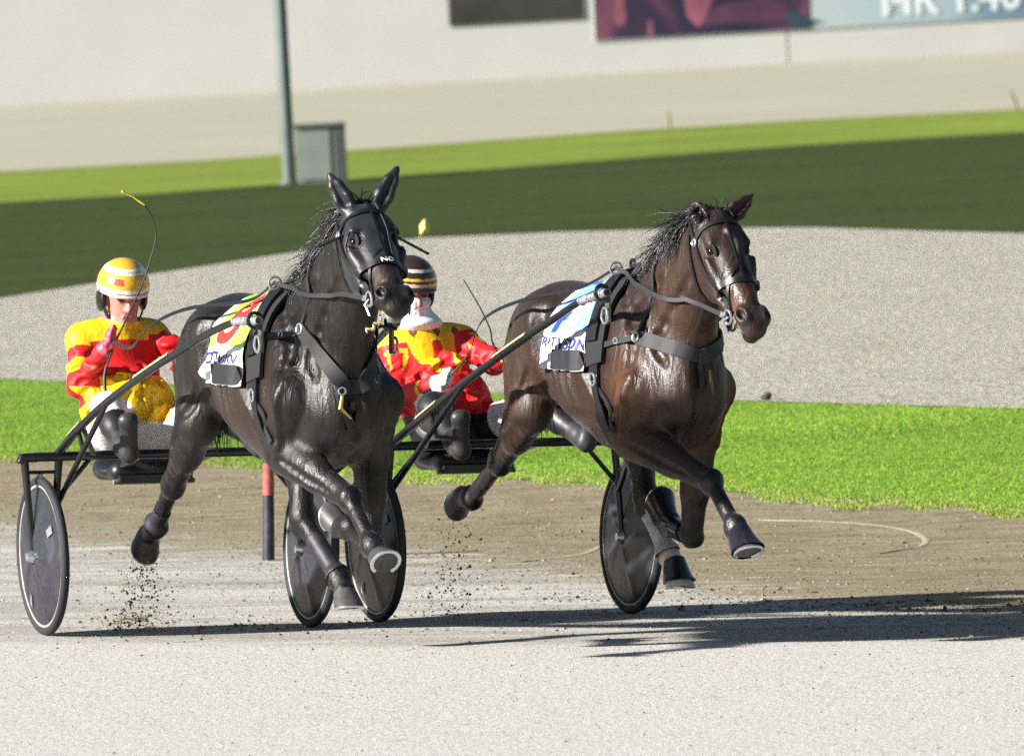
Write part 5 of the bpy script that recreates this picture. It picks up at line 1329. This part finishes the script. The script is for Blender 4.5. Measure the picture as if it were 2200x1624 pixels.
def paint_bay(V, D):
    c = coat_common(V, D, (.021, .0095, .0055), (.0065, .0052, .0055), None); legc = c.copy()
    x, y, z = V.T
    w = sstep(z, 1.28, 1.5) * (1 - sstep(x, 1.9, 2.2)); c = mixv(c, (.015, .007, .0055), w * .8)                                          # dark back
    w = np.exp(-(((x - 1.98) / .11) ** 2 + ((z - 1.0) / .24) ** 2)) * (np.abs(y) > .1); c = mixv(c, (.080, .028, .0085), w * .85)            # red behind the shoulder
    w = np.exp(-(((x - 1.75) / .2) ** 2 + ((z - .86) / .16) ** 2)); c = mixv(c, (.055, .024, .010), w * .8)
    w = np.exp(-(((x - .95) / .2) ** 2 + ((z - 1.0) / .18) ** 2)); c = mixv(c, (.045, .019, .009), w * .7); c = np.where((z < .78)[:, None], legc, c)                                # flank
    w = np.exp(-(((x - 2.25) / .16) ** 2 + ((z - 1.45) / .2) ** 2)); c = mixv(c, (.042, .017, .007), w * .7)                               # neck
    hs, hb, hc = D['hs']; m = D['head'] & (hs > -.02)
    w = m * sstep(hs, .02, .12); c = mixv(c, (.026, .013, .010), w * .7)
    w = m * np.exp(-(((hs - .43) / .055) ** 2 + ((hb + .05) / .05) ** 2)); c = mixv(c, (.085, .040, .018), w * .85)                         # tan muzzle
    w = m * np.exp(-(((hs - .52) / .05) ** 2 + ((hb + .085) / .035) ** 2)); c = mixv(c, (.36, .30, .23), w * .85)                        # pale lip
    w = m * np.exp(-(((hs - .535) / .035) ** 2 + ((hb + .02) / .03) ** 2)); c = mixv(c, (.03, .026, .027), w * .95)                      # dark nostrils
    w = m * (np.exp(-(((hs - .16) / .03) ** 2 + ((hc - .015) / .010) ** 2)) + .7 * np.exp(-(((hs - .10) / .012) ** 2 + ((hc + .01) / .010) ** 2))) * (hb > -.02); c = mixv(c, (.5, .48, .46), np.clip(w, 0, 1))   # small white star
    g = D['lh']; d, h = dseg(V, g['F'], g['C']); c = mixv(c, (.55, .50, .44), (d < .07) * sstep(h, .0, .35))                               # white hind pastern
    return c
LIME = (.33, .70, .05); CWH = (.74, .74, .78)
def cloth1(t, u):
    c = np.tile(np.array(LIME), (len(t), 1)); c = np.where((t > .66)[:, None], CWH, c)
    c = np.where(((u < .10) & (t > .12))[:, None], (.66, .74, .55), c); c = np.where((t < .14)[:, None], (.20, .62, .03), c); return c
def cloth2(t, u):
    c = np.tile(np.array((.17, .30, .66)), (len(t), 1))
    c = np.where(((t > .30) & (t < .47) & (u + t > .85) & (u < .86))[:, None], CWH, c)                      # white panel
    c = np.where(((t > .52) & (t < .60) & (u > .52) & (u < .74))[:, None], CWH, c)
    c = np.where(((u < .10))[:, None], (.62, .65, .74), c)
    c = np.where((t > .645)[:, None], (.66, .66, .69), c); c = np.where(((t > .60) & (t < .70) & (u < .28))[:, None], (.33, .33, .34), c)
    c = np.where((t < .12)[:, None], (.04, .12, .48), c); return c
M_NUMR = plain('print_red', (.62, .022, .012), .55, var=.1); M_WPRINT = plain('print_cloth_white', (.76, .76, .76), .55, var=.04)
M_NAVY = plain('print_navy', (.018, .022, .16), .55, var=.2); M_BLUE = plain('print_blue', (.008, .045, .42), .5, var=.15)
def print1(D):
    D['lettering']('8', .36, .53, .42, M_WPRINT, 'number', bold=.020, lift=.0025, width=.30, shear=.1)
    D['lettering']('8', .36, .53, .42, M_NUMR, 'number', bold=.010, lift=.0045, width=.265, shear=.1)
    D['lettering']('TROTS', .082, .22, .765, M_NAVY, 'letter', bold=.0022, lift=.003, width=.30, shear=.2)
    D['lettering']('VISION', .060, .72, .77, M_NAVY, 'letter', bold=.001, lift=.003, width=.21, shear=.2)
def print2(D):
    D['lettering']('4', .25, .34, .50, M_BLUE, 'number', bold=.012, lift=.003, width=.24, shear=.45)
    D['lettering']('TROTS', .064, .22, .745, M_NAVY, 'letter', bold=.001, lift=.003, width=.21, shear=.1)
    D['lettering']('VISION', .076, .74, .765, M_NAVY, 'letter', bold=.0022, lift=.003, width=.25, shear=.1)

def hair1(D, strands):
    B, H = D['B'], D['H']; roots = []; dirs = []; L_ = []
    cl = np.array(catmull([D['poll'] + (-.03, 0, -.01)] + [np.asarray(p) for p in D['crestline']], 10))
    cl[:, 2] -= .0
    for k in range(2600):
        i = rng.random() ** .8; p = cl[int(i * (len(cl) - 1))] + rng.normal(0, .006, 3); roots.append(p)
        dirs.append(np.array((-1.0, rng.normal(-.25, .45), rng.normal(.35, .3)))); L_.append(rng.uniform(.10, .24))
    dirs = [dirs[(k // 12) * 12] + rng.normal(0, .12, 3) for k in range(len(dirs))]; roots = [roots[(k // 12) * 12] + rng.normal(0, .010, 3) for k in range(len(dirs))]
    P, _ = B.snap(np.array(roots), -.004); tag(strands('mane', P, dirs, L_, .0030, 1.6, .3, 7), kind='stuff')
    tag(strands('forelock', [H(-.03, -.03, 0) + rng.normal(0, .012, 3) for _ in range(40)], [np.array((.2, rng.normal(0, .6), 1.0)) for _ in range(40)], rng.uniform(.04, .08, 40), .003, .8), kind='stuff')
def hair2(D, strands):
    B, H = D['B'], D['H']; roots = []; dirs = []; L_ = []
    cl = np.array(catmull([D['poll'] + (-.03, 0, -.01)] + [np.asarray(p) for p in D['crestline']], 10))
    for k in range(4800):
        i = .10 + .90 * rng.random(); p = cl[int(i * (len(cl) - 1))] + rng.normal(0, .008, 3); roots.append(p)
        wv = math.sin(i * 21) * .35
        dirs.append(np.array((-1.0, rng.normal(-.3 + wv, .38), .35 + wv * .8 + rng.normal(0, .22)))); L_.append(rng.uniform(.12, .30) * (1.05 - .3 * i))
    dirs = [dirs[(k // 14) * 14] + rng.normal(0, .13, 3) for k in range(len(dirs))]; rr_ = [roots[(k // 14) * 14] + rng.normal(0, .012, 3) for k in range(len(dirs))]; roots = rr_; L_ = [L_[(k // 14) * 14] * rng.uniform(.8, 1.05) for k in range(len(dirs))]
    P, _ = B.snap(np.array(roots), -.004); tag(strands('mane', P, dirs, L_, .0030, 1.6, .3, 8), kind='stuff')
    n = 320; tag(strands('forelock', [H(-.02, -.03, 0) + b_ for b_ in rng.normal(0, (.012, .035, .012), (n, 3))], [np.array((rng.uniform(-.5, .6), rng.normal(-.5, .55), rng.uniform(.1, .7))) for _ in range(n)], rng.uniform(.05, .11, n), .0026, 2.2, .35), kind='stuff')

for D, key, ax in ((H1, 'rf', (.86, -.02, -.5)), (H1, 'lf', (-.93, -.12, .18)), (H1, 'rh', (-.80, .0, -.58)), (H1, 'lh', (.40, .0, -.92)),
                   (H2, 'rf', (.62, .0, -.79)), (H2, 'lf', (-.80, -.05, .55)), (H2, 'rh', (-.97, .0, -.22)), (H2, 'lh', (.32, .0, -.95))):
    D[key]['ax'] = np.array(ax)
H2['rf']['bell'] = 1.0; H2['lf']['bell'] = 1.0; H2['lh']['bell'] = .8; H2['lh']['hoofmat'] = plain('hoof_pale', (.50, .44, .36), .5, var=.25, scale=25)
H1.update(cloth=(1.20, 1.74), girth=(1.80, 1.90, 1.84), shafttip=SH1[-1], shafttipl=SH1L[-1], hand_=0, hoodoff=.007, darklid=True, clothpaint=cloth1, cloth_print=print1, hair=hair1,
    collar=[(1.95, -.26, 1.36), (2.22, -.2, 1.385), (2.34, -.16, 1.29), (2.42, -.09, 1.19), (2.46, 0, 1.11)], neckstrap=[(2.25, -.15, 1.52), (2.18, -.08, 1.64), (2.12, 0, 1.70)],
    crestline=[(2.42, 0, 1.83), (2.25, 0, 1.74), (2.05, 0, 1.63), (1.90, 0, 1.57)],
    reinback=[(1.55, -.17, 1.49), (1.10, -.30, 1.45), (.70, -.34, 1.37), (.30, -.30, 1.27)])
H1['hand-1'] = D1['rha']; H1['hand1'] = D1['lha']
H2.update(cloth=(1.15, 1.62), girth=(1.66, 1.74, 1.68), shafttip=SH2[-1], shafttipl=SH2L[-1], clothpaint=cloth2, cloth_print=print2, hair=hair2,
    collar=[(1.80, -.26, 1.27), (2.04, -.22, 1.31), (2.16, -.17, 1.285), (2.27, -.09, 1.25), (2.31, 0, 1.22)], neckstrap=[(2.08, -.17, 1.46), (2.06, -.09, 1.60), (1.99, 0, 1.67)],
    crestline=[(2.30, 0, 1.80), (2.12, 0, 1.72), (1.92, 0, 1.63), (1.75, 0, 1.585)],
    reinback=[(1.40, -.19, 1.51), (1.0, -.31, 1.45), (.60, -.33, 1.36), (.25, -.26, 1.20)])
H2['hand-1'] = D2['rha']; H2['hand1'] = D2['lha']
horse(H1, 'horse', 'black harness horse in a dark hood and lime green saddle cloth', coat_mat('coat_black', (.75, .72, 1.0)), paint_dark)
horse(H2, 'horse', 'brown bay harness horse with black legs and a blue saddle cloth', coat_mat('coat_bay', (1.0, .85, .85)), paint_bay)

# the dark horse: hood with ear covers, head rods, chain, snap
def extras1(D):
    V, F, N, R, H = D['V'], D['F'], D['N'], D['R'], D['H']; hs, hb, hc = D['hs']
    q0 = V - D['poll']; m = (hs > -.30) & (hs < .335 - .0 * hb) & (V[:, 0] > 2.42) & (hb > -.30)
    ear = hs < -.0
    m &= (hs > .0) | (V[:, 2] > D['poll'][2] - .06)
    m &= ~((hs < .12) & (hb < -.19)) & (hb > -.24)
    for s in (-1, 1): m &= np.linalg.norm(V - D['eye%d' % s] - D['ha'] * .012, axis=1) > .045
    fab = attr_mat('hood_fabric', .48, .25, 30, .5, .006, spec=.5, sheen=.10, bscale=26)
    col = np.tile(np.array((.0042, .0042, .0085)), (len(V), 1)); o = shell('hood', V, F, N, m, .006, fab, R, col)
    strap = D['strap']
    strap('hood_seam', [H(.0, -.02, .02), H(.08, .0, .028), H(.18, .0, .03), H(.31, .0, .022)], .006, plain('seam_grey', (.05, .05, .06), .6), .004, .010)
    for (u0, v0, u1, v1, sg) in ((741, 489, 684, 531, -1), (874, 501, 921, 546, 1)):
        a_ = H(.10, -.06, .085 * sg); d = D['fr'].atx(u1, v1, a_[0] - .02); MB().tube([a_, (a_ + d) / 2, d], [.006, .0062, .0058], 8).build('head_rod', M_LEATHER, R)
    # lead chain under the chin
    p0 = H(.52, -.125, -.02); p1 = p0 + np.array((-.14, -.03, -.075))
    for i in range(6):
        t = i / 5; c_ = p0 + (p1 - p0) * t + (0, 0, -.015 * math.sin(t * 3.14)); MB().torus(c_, unit((.3, 1, .2)) if i % 2 else unit((.2, .1, 1)), .0155, .0042, 14, 6, .75).build('chain_link', M_BRASS, R)
    B = D['B']; sn, nn = B.snap(np.array([(2.44, -.005, 1.10), (2.43, -.005, 1.05), (2.41, -.005, 1.00)]), .014)
    MB().tube(sn, [.007, .010, .005], 8).build('snap_hook', M_BRASS, R); MB().torus(sn[0] + (0, 0, .02), nn[0], .015, .004, 16, 6).build('snap_ring', M_STEEL, R)
    tm = text_mesh('ND', .034, bold=.001); P = np.array([v.co[:] for v in tm.vertices]); Q = np.array([H(.352 - y * 1.0, .05, -x * 1.2 * -1) for x, y, _ in P]); Q, _ = B.snap(Q, .016)
    tm.vertices.foreach_set('co', Q.astype(np.float32).ravel()); islands(tm, 'letter', M_WPRINT, R)
extras1(H1)
def boots1(D):
    V, F, N, R = D['V'], D['F'], D['N'], D['R']
    dust = plain('boot_dusty', (.012, .012, .017), .55, var=.7, scale=18, bmp=.35)
    for key, h0, h1, off in (('lh', .34, 1.02, .006), ('rh', .6, 1.02, .005)):
        g = D[key]; d, h = dseg(V, g['K'], g['F']); shell('shin_boot', V, F, N, (d < .075) & (h > h0) & (h < min(h1, .985)), off, dust, R)
boots1(H1)
def extras2(D):
    V, F, N, R = D['V'], D['F'], D['N'], D['R']; g = D['lh']; d, h = dseg(V, g['K'], g['F'])
    m = (d < .075) & (h > .28) & (h < .97)
    shell('shin_boot', V, F, N, m, .008, plain('boot_grey', (.30, .30, .33), .45, var=.3, scale=25, bmp=.2), R)
    g = D['lf']; d, h = dseg(V, g['K'], g['F']); shell('shin_boot', V, F, N, (d < .06) & (h > .35) & (h < .95), .006, M_RUBBER, R)
extras2(H2)

# ------------------------------------------------------------------ small things: clods, thrown dirt, a drifting leaf
def chips(name, P, size, cols, label, cat, squash=.6):
    """angular crumbs of soil, one mesh"""
    n = len(P); base = np.array([(1, 0, -.2), (-.5, .87, -.25), (-.5, -.87, -.15), (.15, .1, .9), (-.1, -.05, -.9)], float)
    Fb = np.array([(0, 1, 3), (1, 2, 3), (2, 0, 3), (1, 0, 4), (2, 1, 4), (0, 2, 4)])
    th = rng.uniform(0, 6.28, n); c, s = np.cos(th), np.sin(th); sz = np.asarray(size)[:, None, None]
    X = base[None] * rng.uniform(.6, 1.4, (n, 5, 3)); Y = X.copy()
    Y[..., 0] = X[..., 0] * c[:, None] - X[..., 1] * s[:, None]; Y[..., 1] = X[..., 0] * s[:, None] + X[..., 1] * c[:, None]; Y[..., 2] *= squash
    V = (P[:, None] + Y * sz).reshape(-1, 3); F = (Fb[None] + 5 * np.arange(n)[:, None, None]).reshape(-1, 3)
    col = np.repeat(np.asarray(cols)[rng.integers(0, len(cols), n)] * rng.uniform(.7, 1.3, (n, 1)), 5, 0)
    return tag(link(name, mesh_np(name, V, F, False, col), attr_mat(name, .95, .2, 60, 0, spec=.1)), label, cat, kind='stuff')
def scatter(n, lo, hi, umin=-250, umax=2450, bias=1.0):
    u = rng.uniform(umin, umax, n); t = rng.random(n) ** bias
    def lerp(C): return np.stack([np.interp(u, US, C[:, i]) for i in range(3)], 1)
    P = lerp(CW[lo]) * (1 - t[:, None]) + lerp(CW[hi]) * t[:, None]; P[:, 2] = gz(P[:, 0], P[:, 1]) + .001; return P
SOIL = [(.13, .10, .06), (.18, .145, .09), (.09, .07, .04), (.24, .20, .135)]
P = scatter(6500, 'brown', 'verge'); chips('soil_clods', P, rng.lognormal(math.log(.0055), .5, len(P)).clip(.003, .02), SOIL, 'loose brown soil crumbs strewn over the harrowed track', 'soil')
P = scatter(5000, 'pale', 'brown', bias=.7); chips('worn_track_crumbs', P, rng.lognormal(math.log(.0048), .5, len(P)).clip(.002, .016), SOIL + [(.26, .235, .19)] * 5, 'small soil crumbs lying on the worn grey racing line', 'soil')
P = scatter(2600, 'near', 'pale', bias=.35); chips('sand_crumbs', P, rng.lognormal(math.log(.0042), .4, len(P)).clip(.002, .010), [(.36, .33, .29), (.30, .27, .23), (.20, .17, .13)], 'pale sand crumbs on the loose sand in front', 'soil')
def plume(name, fr, u, v, y, n, label, down=260):
    """dirt thrown up behind a hoof and falling back"""
    c = fr.at(u, v, y); P = []
    for i in range(n):
        t = rng.random() ** .8; z = c[2] * (1 - t) + .01; r = .035 + .07 * t
        P.append(fr.w((c[0] - .02 - .10 * t + rng.normal(0, r * 1.3), c[1] + rng.normal(0, r * .9), max(.01, z + rng.normal(0, .03)))))
    P = np.array(P); return chips(name, P, rng.lognormal(math.log(.0028), .55, n).clip(.0015, .010), SOIL[1:2] + SOIL[3:], label, 'dirt', 1.0)
plume('thrown_dirt', FR1, 315, 1200, -.15, 650, 'crumbs of dirt flying below the trailing hoof of the hooded horse')
plume('thrown_dirt', FR2, 985, 1125, -.15, 450, 'crumbs of dirt falling below the trailing hoof of the bay horse')
# heaps of kicked soil on the track at the right
P = []
for (u, v, n, su, sv) in ((1900, 1300, 300, 220, 12), (2050, 1308, 300, 120, 8), (1500, 1275, 220, 160, 14), (600, 1345, 160, 180, 10), (290, 1335, 260, 40, 10), (300, 1250, 120, 90, 40), (1220, 1270, 160, 120, 30)):
    for _ in range(n): P.append(ground_hit(rng.normal(u, su), rng.normal(v, sv)))
P = np.array(P); chips('kicked_soil', P, rng.lognormal(math.log(.008), .5, len(P)).clip(.003, .025), SOIL[:3], 'scattered heaps of dark soil kicked across the track', 'soil')
# pale wheel ruts curving over the harrowed soil
M_RUT = plain('rut_sand', (.32, .28, .205), .95, var=.25, scale=30, bmp=.3)
for px in ([(1630, 1118), (1800, 1122), (1930, 1135), (1985, 1155), (1975, 1174), (1890, 1190)], [(1300, 1166), (1250, 1190), (1120, 1208)]):
    Q = catmull([ground_hit(u, v) + np.array((0, 0, .001)) for u, v in px], 12); m = len(Q)
    V = []; F = []
    for i, q in enumerate(Q):
        t = unit(Q[min(i + 1, m - 1)] - Q[max(i - 1, 0)]); n = np.array((-t[1], t[0], 0)); w = .022 * math.sin(math.pi * (i + .6) / (m + .2)) * rng.uniform(.7, 1.2)
        V += [q - n * w, q + np.array((0, 0, .004)), q + n * w]
    for i in range(m - 1):
        for j in range(2): F.append((i * 3 + j, i * 3 + j + 1, i * 3 + j + 4, i * 3 + j + 3))
    tag(MB().add(V, F).build('wheel_rut', M_RUT), kind='structure')
# two small stakes far off beside the far track
for (u, v, h, lean, lab) in ((1438, 277, 38, .0, 'thin dark stake standing on the far pale track near the middle'), (2186, 238, 42, -.3, 'thin leaning stake on the far pale track at the right edge')):
    q = ground_hit(u, v); s_ = np.linalg.norm(q - CAM) / FPX; o = empty('track_stake', Matrix.Translation(q)); tag(o, lab, 'stake')
    MB().tube([(0, 0, 0), (lean * h * s_ * .5, 0, h * s_ * .6), (lean * h * s_, 0, h * s_)], [4 * s_, 3.5 * s_, 2.5 * s_], 8).build('stem', plain('stake_olive', (.16, .15, .075), .8), o)
# single clod on the gravel and a yellow leaf in the air
cp = ground_hit(1642, 862)
S = SDF((-.08, -.08, -.03), (.08, .08, .09), .006)
for i in range(7): S.ell(rng.normal(0, .018, 3) + (0, 0, .022), rng.uniform(.012, .026, 3), k=.01)
v_, f_ = S.mesh(1); o = link('soil_clod', mesh_np('soil_clod', v_, f_), plain('clod_dark', (.025, .022, .02), .9, var=.5, scale=60, bmp=.4)); o.location = cp; tag(o, 'dark clod lying on the gravel just above the grass', 'clod')
lp = CAM + ray(911, 490) * 62.0; lr = empty('leaf', Matrix.Translation(lp)); tag(lr, 'small yellow leaf drifting in the air above the scarfed driver', 'leaf')
M_LEAF = plain('leaf_yellow', (.50, .42, .10), .6)
V = [(x * 1.6, y * 1.6, z * 1.6) for x, y, z in ((-.018, 0, -.03), (.02, .004, -.02), (.028, .0, .015), (.004, -.004, .04), (-.02, .002, .012), (.004, -.012, .0))]
MB().add(V, [(0, 1, 5), (1, 2, 5), (2, 3, 5), (3, 4, 5), (4, 0, 5)]).build('blade', M_LEAF, lr); MB().tube([(-.029, 0, -.048), (-.038, .003, -.075)], .002, 6).build('stalk', M_LEAF, lr)
